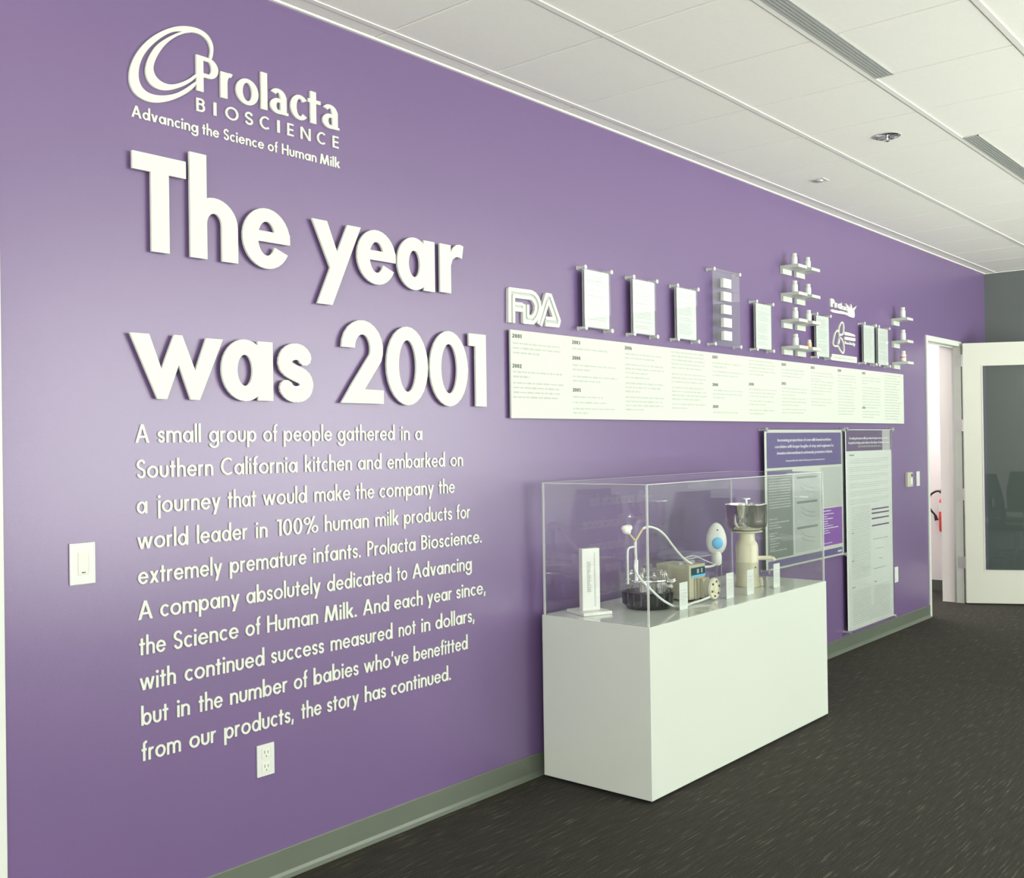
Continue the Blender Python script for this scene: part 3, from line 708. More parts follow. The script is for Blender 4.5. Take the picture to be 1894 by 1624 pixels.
# ================================================================== STAND-OFF MOUNTED SHEETS
def standoffs(par, x0, x1, z0, z1, front, r=0.0075, ins=-0.006):
    for x in (x0+ins, x1-ins):
        for z in (z0+ins, z1-ins):
            s = MB().cyl((x, -0.001, z), (x, front-0.004, z), r, 14).cyl((x, -0.001, z), (x, -0.006, z), r*1.35, 14).cyl((x, front-0.004, z), (x, front-0.010, z), r*1.45, 16)
            s.build('standoff', TRIMW if r < .009 else SATIN, par)
def cert(cx, z0, label, w_=.210, h_=.285, seed=1, grp='framed letter-size sheets on stand-offs'):
    x0, x1, z1 = cx-w_/2, cx+w_/2, z0+h_
    t = thing('acrylic_sheet_holder', (cx, 0, z0), label, 'sign', grp)
    MB().box(x0, -0.030, z0, x1, -0.026, z1).build('back_panel', ACRE, t)
    MB().box(x0+.002, -0.0405, z0+.002, x1-.002, -0.0375, z1-.002).build('paper', PAPER, t)
    MB().box(x0-.007, -0.0455, z0-.004, x1+.007, -0.0415, z1+.004).build('front_panel', ACR, t)
    rows = []; rnd = random.Random(seed); z = z1-.03
    while z > z0+.03:
        rows.append((x0+.02, x1-.02-rnd.uniform(0, .05), z)); z -= .0105 if rnd.random() > .15 else .022
    print_dashes('printed_text', t, rows, -0.0408, .0035, GREYL, seed, .02)
    standoffs(t, x0, x1, z0, z1, -0.0455)
    return t
names = ['first', 'second', 'third']
cert(4.196, 2.110, 'white printed sheet on stand-offs immediately right of the FDA logo', seed=1)
cert(4.621, 2.110, 'white printed sheet on stand-offs, middle of the three left of the tile panel', seed=2)
cert(5.055, 2.112, 'white printed sheet on stand-offs immediately left of the clear tile panel', seed=3)
cert(5.990, 2.113, 'white printed sheet on stand-offs between the clear tile panel and the tiered shelves', seed=4)
cert(6.877, 2.113, 'white printed sheet on stand-offs immediately right of the tiered shelves', seed=5)
cert(7.715, 2.113, 'left sheet of the close pair of printed sheets before the far shelves', seed=6)
cert(7.998, 2.110, 'right sheet of the close pair of printed sheets before the far shelves', seed=7)

t = thing('clear_tile_panel', (5.505, 0, 2.10), 'clear acrylic panel carrying a column of five small white squares', 'sign')
MB().box(5.345, -0.046, 2.098, 5.672, -0.040, 2.552).build('acrylic_panel', ACRP, t)
standoffs(t, 5.345, 5.672, 2.098, 2.552, -0.046, .0075, .008)
for z in (2.470, 2.392, 2.315, 2.237, 2.160):
    MB().box(5.434, -0.066, z-.027, 5.530, -0.0462, z+.027).build('square_tile', LETTER, t, .001)

# small shelves with bottles
def shelf(xa, ztop, label, grp):
    t = thing('wall_shelf', (xa+.065, 0, ztop-.054), label, 'shelf', grp)
    MB().box(xa, -0.130, ztop-.020, xa+.130, -0.001, ztop).build('board', WHITEP, t, .001)
    MB().box(xa, -0.022, ztop-.054, xa+.130, -0.001, ztop-.0202).build('bracket', WHITEP, t, .001)
def bottle(cx, z, label, grp, h=.080, r=.0215, kind=0):
    t = thing('bottle', (cx, -0.07, z), label, 'bottle', grp)
    b0 = z+.0002
    MB().lathe(cx, -0.07, [(r*.93, b0), (r, b0+.003), (r, b0+h*.66), (r*.93, b0+h*.72), (r*.72, b0+h*.78), (r*.72, b0+h*.82)], 24).build('body', PLAST, t)
    MB().lathe(cx, -0.07, [(r*.80, b0+h*.80), (r*.84, b0+h*.815), (r*.84, b0+h*.98), (r*.78, b0+h)], 24).build('cap', WHITEP, t)
    MB().lathe(cx, -0.07, [(r*1.015, b0+h*.14), (r*1.015, b0+h*.60)], 24, cap=False).build('label_band', ORANGE if kind == 1 else PAPER, t)
    if kind == 2: MB().lathe(cx, -0.07, [(r*1.03, b0+h*.38), (r*1.03, b0+h*.46)], 24, cap=False).build('red_mark', RED, t)
tiers = ['top', 'second', 'third', 'bottom']
for i, z in enumerate((2.684, 2.504, 2.329, 2.154)):
    for k, xa in enumerate((6.312, 6.515)):
        sd = 'left' if k == 0 else 'right'
        shelf(xa, z, 'small white wall shelf, %s one of the %s pair in the four-tier cluster' % (sd, tiers[i]), 'small shelves in the four-tier cluster')
        if i == 3 and k == 1:
            bottle(xa+.072, z, 'short bottle with pale orange label on the bottom right tiered shelf', 'small bottles on the tiered shelves', .055, .017, 1)
        else:
            bottle(xa+.065, z, 'small white bottle on the %s shelf of the %s tier' % (sd, tiers[i]), 'small bottles on the tiered shelves')
t3 = ['top', 'middle', 'bottom']
for i, z in enumerate((2.500, 2.320, 2.150)):
    shelf(8.281, z, 'small white wall shelf, %s of the three single ones nearest the doorway' % t3[i], 'single shelves near the doorway')
    bottle(8.345, z, 'small white bottle on the %s shelf nearest the doorway' % t3[i] + (', with red mark' if i == 2 else ''), 'bottles on the shelves near the doorway', .088, .0225, 2 if i == 2 else 0)

# script emblem, leaf emblem, plate
t = thing('script_emblem', (7.3, 0, 2.45), 'small white raised handwriting-style emblem above the leaf emblem', 'logo')
let(word_polys('Pro', 7.090, 7.29, 2.485, .060, sb=.01, wx=.24, wy=.24, X=.6, D=-.2)+word_polys('lact', 7.27, 7.42, 2.482, .045, sb=.01, wx=.18, wy=.18, X=.6), 'script_word', t, -.012)
let([smooth_poly([(7.09, 2.47), (7.09, 2.448), (7.2, 2.447), (7.35, 2.452), (7.43, 2.440), (7.50, 2.438), (7.52, 2.452), (7.50, 2.47), (7.42, 2.462), (7.3, 2.472), (7.2, 2.466)], 1)], 'underline', t, -.0122)
let([[(7.395, 2.462), (7.36, 2.535), (7.43, 2.505), (7.455, 2.54), (7.475, 2.505), (7.56, 2.535), (7.51, 2.495), (7.52, 2.458)]], 'burst', t, -.0124)
t = thing('leaf_emblem', (7.3, 0, 2.16), 'white raised leaf outline emblem with three short text lines', 'logo')
lo = smooth_poly([(7.284, 2.396), (7.322, 2.372), (7.310, 2.310), (7.255, 2.290), (7.222, 2.318), (7.240, 2.36)], 2)
l2 = smooth_poly([(7.215, 2.325), (7.245, 2.285), (7.225, 2.225), (7.180, 2.205), (7.115, 2.212), (7.145, 2.280), (7.18, 2.32)], 2)
l3 = smooth_poly([(7.240, 2.282), (7.300, 2.255), (7.325, 2.20), (7.300, 2.160), (7.250, 2.178), (7.205, 2.215), (7.222, 2.25)], 2)
for p_ in (lo, l2, l3): let(thick(p_, .012, True), 'leaf', t, -.012)
for z, tx in ((2.300, 'The Human'), (2.266, 'Milk Leaf'), (2.234, 'Society')):
    let(word_polys(tx.replace(' ', ''), 7.325, 7.52, z, .022, wx=.26, wy=.26), 'text_line', t, -.0115)
t = thing('name_plate', (7.31, 0, 2.102), 'small white rectangular plate below the leaf emblem', 'sign')
MB().box(7.086, -0.016, 2.103, 7.538, -0.001, 2.149).build('plate', WHITEP, t, .001)
print_dashes('printed_text', t, [(7.12, 7.50, 2.126)], -0.0166, .010, GREYL, 5, .05)

# ================================================================== LARGE POSTERS
def quadpart(name, par, x0, x1, z0, z1, y, m): return MB().box(x0, y, z0, x1, y+.0006, z1).build(name, m, par)
t = thing('research_poster', (6.6, 0, .715), 'landscape research poster with violet title band on stand-offs behind the display case', 'poster')
MB().box(5.985, -0.036, .712, 7.192, -0.033, 1.606).build('backing', WHITEP, t)
MB().box(5.983, -0.0465, .710, 7.194, -0.0415, 1.608).build('front_panel', ACR, t)
standoffs(t, 5.985, 7.192, .712, 1.606, -0.0465, .010, .0)
Yp = -0.0372
quadpart('title_band', t, 6.012, 7.168, 1.361, 1.587, Yp, PURPH)
quadpart('grey_column', t, 6.012, 6.372, .782, 1.345, Yp, GREYP)
quadpart('pale_column', t, 6.820, 7.168, 1.066, 1.345, Yp, GREYL)
quadpart('purple_box', t, 6.832, 7.168, .796, 1.058, Yp, PURPB)
quadpart('footer_band', t, 6.012, 7.168, .724, .770, Yp, PURPH)
quadpart('chart_column', t, 6.400, 6.792, .790, 1.312, Yp, GREYL)
Yt = Yp-.0006
for z, tx, a, b_ in ((1.530, 'Increasing proportions of cow milk-based nutrition', 6.165, 6.995), (1.488, 'correlates with longer lengths of stay and regimens for', 6.125, 7.04), (1.446, 'invasive interventions in extremely premature infants', 6.155, 7.012)):
    solid(word_polys(tx, a, b_, z, .020, wx=.17, wy=.16), Yp-.0001, Yt).build('title_line', INKW, t)
solid(word_polys('Prepared by the clinical study group for neonatal care', 6.28, 6.886, 1.398, .011, wx=.16, wy=.16), Yp-.0001, Yt).build('author_line', INKW, t)
rows = [(6.03, 6.34, 1.30-i*.0175) for i in range(12)]
print_dashes('column_text', t, rows, Yt, .0055, GREYL, 11, .07)
rows = [(6.028, 6.15, 1.035), (6.028, 6.31, 1.012), (6.028, 6.17, .995), (6.028, 6.20, .978)]+[(6.035, 6.035+random.uniform(.06, .2), .945-i*.017) for i in range(7)]+[(6.03, 6.27, .832)]
print_dashes('column_notes', t, rows, Yt, .0055, GREYL, 12, .06)
rows = [(6.842, 6.98, 1.040)]+[(6.842, 6.842+random.uniform(.06, .30), 1.018-i*.0165) for i in range(9)]+[(6.842, 6.99, .815)]
print_dashes('box_text', t, rows, Yt, .0055, INKW, 13, .06)
print_dashes('pale_text', t, [(6.835, 7.15, 1.33-i*.016) for i in range(15)], Yt, .004, INK, 14, .08)
for z in (1.287, 1.121, .951):
    quadpart('chart_bar', t, 6.432, 6.752, z-.007, z+.008, Yt, GREYP)
    curve = MB(); pts = [(6.50+i*.03, z-.03-.05*(1-math.exp(-i*.35)) ) for i in range(8)]
    for k in (0, 1):
        ps = thick([(x, q-.03*k) for x, q in pts], .004)
        solid(ps, Yp-.0001, Yt).build('chart_curve', INKM, t)
quadpart('footer_logo', t, 7.085, 7.155, .738, .750, Yt, INKW)

t = thing('study_poster', (7.7, 0, .14), 'tall narrow text poster with plum title band reaching almost to the baseboard', 'poster')
MB().box(7.250, -0.036, .142, 8.146, -0.033, 1.610).build('backing', PAPER, t)
MB().box(7.247, -0.0465, .139, 8.149, -0.0415, 1.613).build('front_panel', ACR, t)
standoffs(t, 7.250, 8.146, .142, 1.610, -0.0465, .010, .0)
quadpart('title_band', t, 7.262, 8.140, 1.450, 1.604, Yp, PURPM)
quadpart('silver_strip', t, 7.955, 8.118, 1.4502, 1.604, Yp-.0004, GREYS)
for z, a, b_, tx in ((1.536, 7.315, 8.092, 'Feeding human milk products improves growth in'), (1.503, 7.300, 8.097, 'hospital settings and reduces the days of intensive care'), ):
    solid(word_polys(tx, a, b_, z, .018, wx=.18, wy=.16), Yp-.0005, Yt-.0005).build('title_line', INKW, t)
print_dashes('author_line', t, [(7.476, 7.923, 1.483)], Yt, .012, INKM, 21, .09)
rows = []
for a in (1.39, 1.33, 1.27, 1.21, 1.15, 1.09):
    rows += [(7.31, 8.08, a), (7.31, 8.06, a-.014), (7.31, 7.9, a-.028)]
z = 1.035
while z > .50: rows.append((7.335, 7.69, z)); z -= .0145
z = .42
while z > .28: rows += [(7.34, 7.68, z), (7.75, 8.07, z)]; z -= .0145
while z > .18: rows.append((7.34, 8.07, z)); z -= .0155
print_dashes('body_text', t, rows, Yt, .0042, GREYL, 22, .09)
print_dashes('section_headings', t, [(7.31, 7.40, 1.42), (7.335, 7.37, .849), (7.33, 7.37, .646), (7.33, 7.39, .452), (7.75, 7.80, .452)], Yt, .008, INKM, 23, .09)
for z in (1.003, .972, .932, .878): quadpart('table_bar', t, 7.722, 8.07, z-.005, z+.006, Yt, PURPM)
print_dashes('chart_marks', t, [(7.74, 8.05, .775), (7.80, 7.95, .70), (7.86, 7.92, .62), (7.74, 8.0, .55)], Yt, .004, INKM, 24, .03)

# ================================================================== WALL PLATES
t = thing('dimmer_switch', (1.544, 0, 1.133), 'white dimmer switch plate left of the paragraph near the white wall end', 'switch')
MB().box(1.504, -0.007, 1.133, 1.584, -0.0008, 1.259).build('plate', PLAST, t, .002)
MB().box(1.529, -0.010, 1.163, 1.560, -0.007, 1.231).build('rocker', LETTER, t, .001)
MB().box(1.5385, -0.0108, 1.1675, 1.5505, -0.0100, 1.1705).build('status_slot', BLACK, t)
t = thing('wall_outlet', (2.205, 0, .383), 'white duplex outlet plate below the last paragraph line', 'outlet')
MB().box(2.168, -0.007, .384, 2.240, -0.0008, .495).build('plate', PLAST, t, .002)
for z in (.415, .464):
    r_ = MB().box(2.186, -0.009, z-.017, 2.222, -0.007, z+.017).build('receptacle', LETTER, t, .002)
    MB().box(2.196, -0.0095, z-.002, 2.198, -0.009, z+.010).box(2.210, -0.0095, z-.002, 2.212, -0.009, z+.008).box(2.202, -0.0095, z-.012, 2.206, -0.009, z-.008).build('slots', DARK, r_)
t = thing('thermostat', (8.595, 0, 1.137), 'small ivory thermostat with a black dot between the poster and the doorway', 'thermostat')
MB().box(8.535, -0.024, 1.139, 8.655, -0.0008, 1.258).build('housing', IVORY, t, .003)
MB().cyl((8.628, -0.024, 1.232), (8.628, -0.028, 1.232), .010, 16).build('sensor_dot', BLACK, t)
MB().box(8.60, -0.0255, 1.16, 8.648, -0.024, 1.21).build('cover', TRIMW, t)
t = thing('light_switch', (8.835, 0, 1.135), 'plain white switch plate beside the door frame', 'switch')
MB().box(8.795, -0.007, 1.136, 8.868, -0.0008, 1.258).build('plate', PLAST, t, .002)
MB().box(8.817, -0.010, 1.165, 8.847, -0.007, 1.230).build('rocker', LETTER, t, .001)
t = thing('wall_outlet', (8.30, 0, .385), 'white outlet plate peeking out beside the tall narrow poster', 'outlet')
MB().box(8.262, -0.007, .385, 8.336, -0.0008, .508).build('plate', PLAST, t, .002)
for z in (.42, .472): MB().box(8.282, -0.009, z-.017, 8.317, -0.007, z+.017).build('receptacle', LETTER, t, .002)

# ================================================================== DISPLAY CASE AND PEDESTAL
px0, px1, py0, py1 = 3.712, 5.510, -0.635, -0.050
t = thing('display_pedestal', ((px0+px1)/2, (py0+py1)/2, 0), 'long glossy white display pedestal standing against the purple wall', 'pedestal')
MB().box(px0+.015, py0+.015, 0, px1-.015, py1-.015, .014).build('plinth', BLACK, t)  # inset base, coloured black for the shadow gap under the body
MB().box(px0, py0, .014, px1, py1, .7515).build('body', PED, t, .0015)
TOP = .752
t = thing('display_case', ((px0+px1)/2, (py0+py1)/2, TOP), 'clear acrylic display cover on top of the white pedestal', 'display case')
g = .006; a0, a1, b0, b1, zt = px0+.006, px1-.006, py0+.007, py1-.006, 1.360
MB().box(a0, b0, TOP, a1, b0+g, zt-g).build('front_pane', ACR, t)
MB().box(a0, b1-g, TOP, a1, b1, zt-g).build('back_pane', ACR, t)
MB().box(a0, b0+g, TOP, a0+g, b1-g, zt-g).build('left_pane', ACR, t)
MB().box(a1-g, b0+g, TOP, a1, b1-g, zt-g).build('right_pane', ACR, t)
MB().box(a0, b0, zt-g, a1, b1, zt).build('top_pane', ACR, t)
for x in (a0-.0008, a1-g-.0008):
    for y in (b0-.0008, b1-g-.0008):
        MB().box(x, y, TOP, x+g+.0016, y+g+.0016, zt+.0006).build('corner_joint', ACRE, t)
for a in ((a0+g, b0-.0006, a1-g, b0+.003), (a0+g, b1-.003, a1-g, b1+.0006)): MB().box(a[0], a[1], zt-.004, a[2], a[3], zt+.0006).build('top_edge', ACRE, t)
for x in (a0-.0006, a1-.003): MB().box(x, b0+g, zt-.004, x+.0036, b1-g, zt+.0006).build('top_edge', ACRE, t)
T = TOP+.0004

# tower sign
t = thing('tower_sign', (3.90, -0.19, TOP), 'narrow white upright sign with a flat foot at the left end of the case', 'sign')
def twx(v):
    a = math.radians(-24); c, s_ = math.cos(a), math.sin(a)
    return Vector((3.873+v.x*c-v.y*s_, -0.205+v.x*s_+v.y*c, v.z))
MB().box(-.075, -.075, T, .075, .085, T+.014).xf(twx).build('foot', PLAST, t, .001)
MB().box(-.046, -.016, T+.0142, .046, .016, T+.300).xf(twx).build('upright', PLAST, t, .001)
MB().box(.018, -.0178, T+.030, .024, -.0162, T+.28).xf(twx).build('groove', SLOT, t)
mb = MB()
for i in range(30):
    z = T+.10+i*.0047
    mb.box(-.022, -.0166, z, -.022+random.uniform(.012, .026), -.0162, z+.0022)
mb.xf(twx).build('printed_text', INKM, t, kind='stuff')

# glass vessel with black base, branching tube
jx, jy = 4.167, -0.332
t = thing('laboratory_vessel', (jx, jy, TOP), 'round glass laboratory vessel in a black base with a branching tube on top', 'vessel')
MB().lathe(jx, jy, [(.100, T), (.108, T+.012), (.118, T+.030), (.119, T+.079), (.112, T+.079), (.110, T+.035), (.02, T+.03)], 40, cap=False).build('base', BLACK, t)
ribs = MB()
for i in range(20):
    a = 2*math.pi*i/20
    ribs.cyl((jx+.1165*math.cos(a), jy+.1165*math.sin(a), T+.02), (jx+.120*math.cos(a), jy+.120*math.sin(a), T+.074), .004, 6)
ribs.build('ribs', DARK, t, kind='stuff')
MB().lathe(jx, jy, [(.104, T+.036), (.106, T+.05), (.106, T+.135), (.096, T+.152), (.060, T+.166), (.045, T+.170)], 40, cap=False).build('glass_body', GLASS, t)
MB().lathe(jx, jy, [(.046, T+.166), (.050, T+.169), (.050, T+.182), (.030, T+.190), (.020, T+.205), (.012, T+.207)], 30).build('stopper', GLASS, t)
MB().lathe(jx, jy, [(.1065, T+.128), (.1075, T+.133), (.1065, T+.138)], 40, cap=False).build('clamp_band', CHROME, t)
for i, a in enumerate((-2.9, -2.2, -1.5, -.9, -.3, .8, 1.8)):
    x, y = jx+.085*math.cos(a), jy+.085*math.sin(a)
    MB().cyl((x, y, T+.04), (x, y, T+.175), .007 if i % 2 else .010, 12).cyl((x, y, T+.150), (x, y, T+.162), .013, 12).build('metal_post', STEEL, t)
for i, a in enumerate((-1.25, -.75)):
    x, y = jx+.108*math.cos(a), jy+.108*math.sin(a)
    MB().lathe(x, y, [(.012, T+.092), (.018, T+.100), (.010, T+.112), (.018, T+.124), (.014, T+.13)], 16).cyl((x, y, T+.118), (x+.03, y-.01, T+.128), .006, 10).build('valve', CHROME, t)
Y_ = -.34
MB().tube([(4.062, Y_, T+.20), (4.056, Y_, 1.03), (4.056, Y_, 1.076)], .0065, 10, 4).build('stem_tube', TUBE, t)
MB().cyl((4.058, Y_, T+.14), (4.060, Y_, T+.235), .011, 14).build('stem_socket', SATIN, t)
MB().tube([(4.056, Y_, 1.076), (4.025, Y_, 1.100), (3.992, Y_, 1.124)], .0055, 10, 4).build('left_branch', AMBER, t)
MB().tube([(4.056, Y_, 1.076), (4.085, Y_, 1.103), (4.118, Y_, 1.130)], .0055, 10, 4).build('right_branch', AMBER, t)
cf = MB()
rnd = random.Random(2)
for i in range(9):
    dx, dz, dy = rnd.uniform(-.012, .012), rnd.uniform(-.012, .012), rnd.uniform(-.01, .01)
    prof = [(.0145*math.sin(math.pi*j/6)+.0004, -.0145*math.cos(math.pi*j/6)) for j in range(7)]
    cf.lathe(3.983+dx, Y_+dy, [(r_, 1.133+dz+q) for r_, q in prof], 14)
cf.build('cotton_plug', COTTON, t)
MB().tube([(3.990, Y_, T+.13), (3.990, Y_, .97), (3.990, Y_, 1.025), (4.000, Y_, 1.048), (4.045, Y_, 1.052)], .005, 10, 5).build('side_tube', TUBE, t)
# long tubes
t = tag(MB().tube([(4.118, -.34, 1.130), (4.160, -.345, 1.137), (4.215, -.36, 1.122), (4.270, -.37, 1.087), (4.320, -.375, 1.041), (4.410, -.38, .970), (4.520, -.38, .921), (4.660, -.37, .898), (4.780, -.34, .890), (4.868, -.30, .885)], .0062, 12, 6).build('silicone_tube', TUBE),
        'long white hose arching from the vessel branch down to the handheld pump', 'hose')
t = tag(MB().tube([(4.030, -.36, 1.00), (4.000, -.375, .982), (3.985, -.385, .955), (3.998, -.40, .915), (4.03, -.43, .868), (4.09, -.455, .812), (4.17, -.475, .770), (4.26, -.475, T+.007), (4.36, -.465, T+.008), (4.43, -.47, T+.012), (4.50, -.475, .772)], .0058, 12, 6).build('silicone_tube', TUBE),
        'thin white hose hanging in front of the vessel and running to the pump machine', 'hose')

# beige pump machine
t = thing('pump_machine', (4.49, -0.34, TOP), 'beige boxy pump machine with blue stripe and round white pump head', 'machine')
MB().box(4.412, -0.415, T+.008, 4.566, -0.225, T+.178).build('housing', BEIGE, t, .006)
MB().box(4.430, -0.4155, T+.0005, 4.450, -0.395, T+.009).box(4.53, -0.4155, T+.0005, 4.55, -0.395, T+.009).box(4.43, -0.25, T+.0005, 4.45, -0.23, T+.009).box(4.53, -0.25, T+.0005, 4.55, -0.23, T+.009).build('feet', BLACK, t)
MB().box(4.430, -0.4175, T+.128, 4.560, -0.414, T+.163).build('display', TEALD, t)
MB().box(4.430, -0.4195, T+.118, 4.562, -0.414, T+.127).build('blue_stripe', BLUEL, t, .001)
MB().box(4.480, -0.419, T+.134, 4.500, -0.4165, T+.156).box(4.52, -0.419, T+.134, 4.535, -0.4165, T+.156).build('button', SATIN, t)
MB().box(4.475, -0.430, T+.010, 4.480, -0.414, T+.112).box(4.455, -0.424, T+.010, 4.462, -0.414, T+.112).box(4.50, -0.440, T+.012, 4.562, -0.414, T+.108).build('pump_mount', BEIGE, t, .001)
cxw, czw = 4.552, T+.055
MB().cyl((cxw, -0.438, czw), (cxw, -0.470, czw), .045, 32).build('rotor_body', IVORY, t)
MB().cyl((cxw, -0.470, czw), (cxw, -0.480, czw), .054, 40, .050).cyl((cxw, -0.480, czw), (cxw, -0.486, czw), .022, 24, .018).build('rotor_cover', CREAM, t)
for i in range(6):
    a = i*math.pi/3+.3
    MB().cyl((cxw+.036*math.cos(a), -0.479, czw+.036*math.sin(a)), (cxw+.036*math.cos(a), -0.484, czw+.036*math.sin(a)), .0055, 12).build('screw', DARK, t)
MB().box(4.412, -0.36, T+.178, 4.56, -0.348, T+.190).build('top_rail', SATIN, t)

# clear riser
t = thing('acrylic_riser', (4.93, -0.13, TOP), 'clear acrylic riser behind the handheld pump', 'riser')
MB().box(4.70, -.21, .918, 5.10, -.075, .922).build('shelf', ACR, t)
MB().box(4.70, -.2125, .917, 5.10, -.2105, .923).build('front_edge', ACRE, t)
MB().box(4.70, -.21, T, 4.704, -.075, .917).box(5.096, -.21, T, 5.10, -.075, .917).build('leg_panel', ACR, t)
MB().box(5.0955, -.2125, T, 5.1005, -.2105, .917).box(4.6995, -.2125, T, 4.7045, -.2105, .917).build('leg_edge', ACRE, t)

# handheld pump
t = thing('handheld_pump', (4.885, -0.30, TOP), 'white oval handheld pump with a blue round button on a short stand', 'breast pump')
hx_, hy_, hz_ = 4.888, -0.300, 1.020
Rt = Vector((0.70, -0.714, 0)); Nn = Vector((-0.714, -0.70, 0))
def egg(rx, rz, ry, off=0, n=28, m=16, cz=0.0):
    mb = MB(); vs = []; fs = []
    for j in range(m+1):
        th = math.pi*j/m; zz = -math.cos(th)*rz; rr = math.sin(th)
        k = 1.0-.16*(zz/rz) if rz > .04 else 1
        for i in range(n):
            ph = 2*math.pi*i/n
            v = Vector((hx_, hy_, hz_+cz+zz))+Rt*(rx*rr*k*math.cos(ph))+Nn*(ry*rr*math.sin(ph)+off); vs.append(v)
    for j in range(m):
        for i in range(n): fs.append((j*n+i, j*n+(i+1) % n, (j+1)*n+(i+1) % n, (j+1)*n+i))
    mb.add(vs, fs, True); return mb
egg(.055, .086, .030).build('body', PLAST, t)
egg(.030, .033, .012, .025, cz=-.020).build('button', BLUE, t)
egg(.009, .007, .004, .0215, cz=.046).build('indicator', TEALD, t)
MB().lathe(hx_, hy_, [(.018, .880), (.026, .890), (.028, .925), (.022, .948), (.018, .955)], 24).build('connector', TRIMW, t)
MB().lathe(hx_, hy_, [(.035, T), (.035, T+.004), (.006, T+.006), (.006, .882)], 24).build('stand', ACRP, t)
MB().tube([(4.868, -.30, .885), (4.80, -.27, .915), (4.74, -.25, .940), (4.66, -.24, .935)], .0022, 8, 6).build('cord', TUBE, t)

# cream separator
sx, sy = 5.085, -0.375
t = thing('cream_separator', (sx, sy, TOP), 'cream machine with a polished steel bowl on top and a side spout', 'separator')
MB().lathe(sx, sy, [(.066, T), (.068, T+.01), (.062, T+.03), (.060, T+.13), (.0615, T+.132), (.060, T+.136), (.060, T+.215), (.055, T+.232), (.045, T+.245), (.043, T+.258), (.043, T+.285), (.050, T+.292)], 40).build('body', CREAM, t)
MB().lathe(sx, sy, [(.050, T+.288), (.082, T+.294), (.084, T+.300), (.05, T+.304)], 40).build('collar', CREAM, t)
MB().lathe(sx, sy, [(.02, T+.304), (.076, T+.305), (.093, T+.310), (.104, T+.320), (.110, T+.336), (.112, T+.355), (.1125, T+.436), (.115, T+.440), (.115, T+.444), (.110, T+.444), (.108, T+.436), (.107, T+.352), (.10, T+.332), (.06, T+.318), (.02, T+.316)], 56, cap=False).build('bowl', STEEL, t)
MB().cyl((sx, sy, T+.316), (sx, sy, T+.470), .007, 14).cyl((sx, sy, T+.470), (sx, sy, T+.476), .024, 20).build('float_rod', SATIN, t)
sp_d = Vector((.66, -.75, 0))
p0 = Vector((sx, sy, T+.150))+sp_d*.05; p1 = p0+sp_d*.085; p2 = p1+sp_d*.016+Vector((0, 0, -.014))
MB().cyl(p0, p1, .0125, 18, .0115).cyl(p1, p2, .0115, 18, .010).build('spout', CREAM, t)
p3 = Vector((sx, sy, T+.105))+Vector((-.30, -.95, 0))*.060
MB().cyl(p3, p3+Vector((-.30, -.95, 0))*.004, .004, 10).build('screw', DARK, t)
MB().lathe(sx+.05, sy-.05, [(.016, T), (.016, T+.03), (.012, T+.045)], 16).build('foot_knob', CREAM, t)

# small cards
for i, (x, y, h_, lb) in enumerate([(4.205, -.505, .128, 'small white card in front of the pump machine'), (4.633, -.515, .128, 'small white card below the handheld pump'),
                               (4.810, -.535, .128, 'small white card left in front of the cream separator'), (5.117, -.530, .128, 'small white card right of the cream separator, last in the row')]):
    t = thing('caption_card', (x, y, TOP), lb, 'card', 'small caption cards standing in the case')
    MB().box(x-.036, y-.002, T, x+.036, y, T+h_).build('card', PAPER, t)
    MB().box(x-.034, y, T, x+.034, y+.030, T+.0025).build('foot', ACRP, t)
    print_dashes('printed_text', t, [(x-.028, x+.028, T+h_*.72)]+[(x-.028, x+.024, T+h_*(.6-.07*k)) for k in range(7)], y-.0024, .0028, GREYL, 30+i, .015)

# ================================================================== CORRIDOR AND FAR ITEMS
t = thing('fire_extinguisher', (10.66, .40, .62), 'red fire extinguisher with black hose on the corridor wall seen through the doorway', 'fire extinguisher')
ex, ey = 10.650, .362
MB().lathe(ex, ey, [(.050, .60), (.057, .615), (.057, .88), (.050, .915), (.028, .940), (.020, .950)], 28).build('cylinder', RED, t)
MB().lathe(ex, ey, [(.0578, .80), (.0578, .89)], 28, cap=False).build('label_band', PAPER, t)
MB().lathe(ex, ey, [(.018, .95), (.020, .985)], 16).box(ex-.012, ey-.05, .985, ex+.012, ey+.05, 1.0).box(ex-.012, ey-.05, 1.01, ex+.012, ey+.04, 1.02).build('valve', BLACK, t)
MB().tube([(ex-.02, ey+.01, .975), (ex-.02, ey+.06, 1.005), (ex-.02, ey+.130, .965), (ex-.02, ey+.150, .89), (ex-.02, ey+.135, .82), (ex-.02, ey+.090, .765)], .010, 10, 6).cyl((ex-.02, ey+.090, .765), (ex-.02, ey+.075, .71), .012, 14, .019).build('hose', BLACK, t)
MB().box(10.705, ey-.03, .58, 10.7195, ey+.03, .95).build('bracket', RED, t)

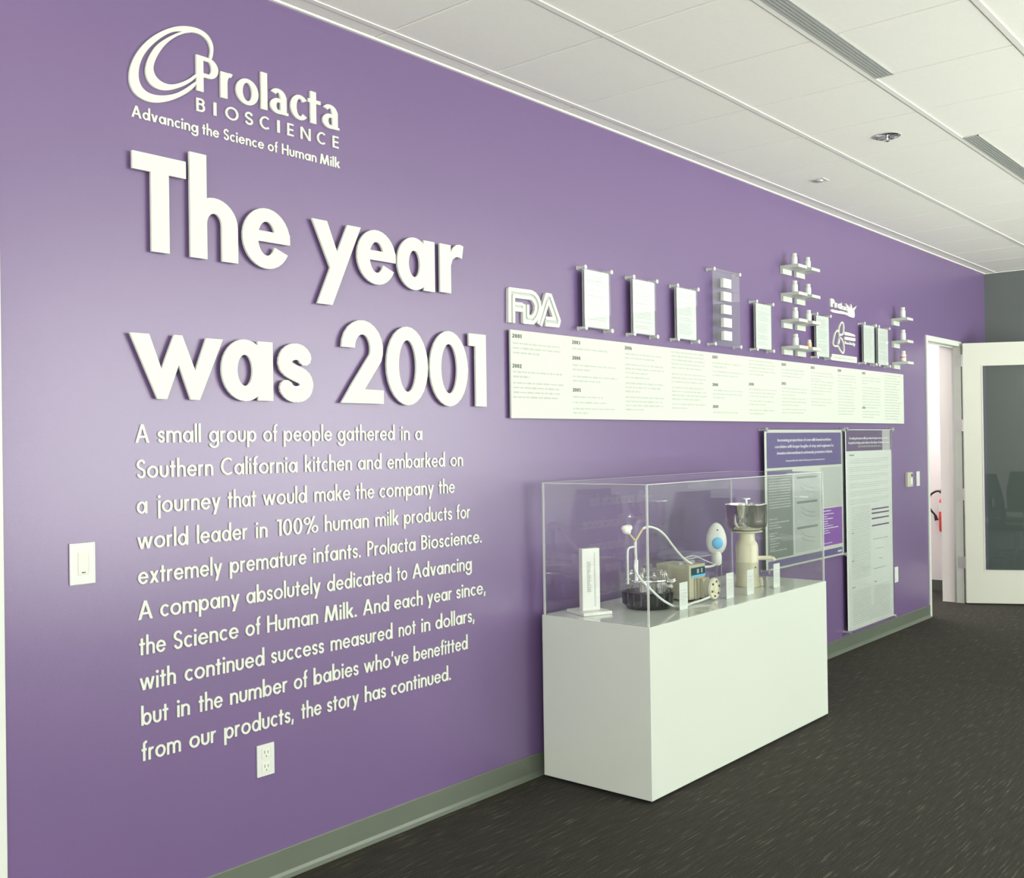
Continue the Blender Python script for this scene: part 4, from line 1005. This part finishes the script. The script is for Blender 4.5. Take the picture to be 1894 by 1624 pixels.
def chair(x, y, a, label):
    t = thing('task_chair', (x, y, 0), label, 'chair', 'office chairs reflected in the glass')
    def X_(v): c, s_ = math.cos(a), math.sin(a); return Vector((x+v.x*c-v.y*s_, y+v.x*s_+v.y*c, v.z))
    MB().box(-.24, -.23, .43, .24, .23, .50).xf(X_).build('seat', CHAIRM, t, .02)
    m_ = MB(); vs = []; n = 8
    for zi, z in enumerate((.56, .82, 1.08)):
        for i in range(n+1):
            u = -1+2*i/n; wv = (.20, .235, .20)[zi]
            vs.append((u*wv, .25+.06*zi-.05*u*u, z))
    k = len(vs); vs += [(v[0], v[1]+.035, v[2]) for v in vs]
    fs = [(r*(n+1)+i, r*(n+1)+i+1, (r+1)*(n+1)+i+1, (r+1)*(n+1)+i) for r in range(2) for i in range(n)]
    fs += [tuple(k+j for j in f[::-1]) for f in fs]
    fs += [(i+1, i, k+i, k+i+1) for i in range(n)] + [(2*(n+1)+i, 2*(n+1)+i+1, k+2*(n+1)+i+1, k+2*(n+1)+i) for i in range(n)]
    fs += [(r*(n+1), (r+1)*(n+1), k+(r+1)*(n+1), k+r*(n+1)) for r in range(2)] + [((r+1)*(n+1)+n, r*(n+1)+n, k+r*(n+1)+n, k+(r+1)*(n+1)+n) for r in range(2)]
    m_.add(vs, fs, True); m_.xf(X_).build('backrest', CHAIRM, t)
    MB().box(-.03, .20, .46, .03, .27, .50).box(-.03, .26, .46, .03, .30, .80).xf(X_).build('back_bar', BLACK, t)
    MB().cyl((0, 0, .08), (0, 0, .44), .025).xf(X_).build('pole', SATIN, t)
    for i in range(5):
        q = 2*math.pi*i/5
        l_ = MB().cyl((0, 0, .10), (.27*math.cos(q), .27*math.sin(q), .07), .018, 10, .012).xf(X_).build('leg', BLACK, t)
        MB().cyl((.27*math.cos(q)-.012, .27*math.sin(q), .026), (.27*math.cos(q)+.012, .27*math.sin(q), .026), .026, 14).xf(X_).build('caster', BLACK, l_)
    for s_ in (-1, 1):
        MB().box(s_*.27-.02, -.12, .66, s_*.27+.02, .12, .69).box(s_*.27-.012, -.02, .45, s_*.27+.012, .02, .66).box(s_*.24-.01, -.02, .45, s_*.27, .02, .47).xf(X_).build('armrest', BLACK, t)
for cx_, cy_, ca in ((7.75, -2.55, 1.2), (7.15, -3.15, 2.6), (8.45, -3.45, .3)):
    chair(cx_, cy_, ca, 'dark office chair outside the frame, %s of the reflected chairs' % ('nearest to the display case' if cx_ == 7.15 else 'nearest to the purple wall' if cx_ == 7.75 else 'farthest'))
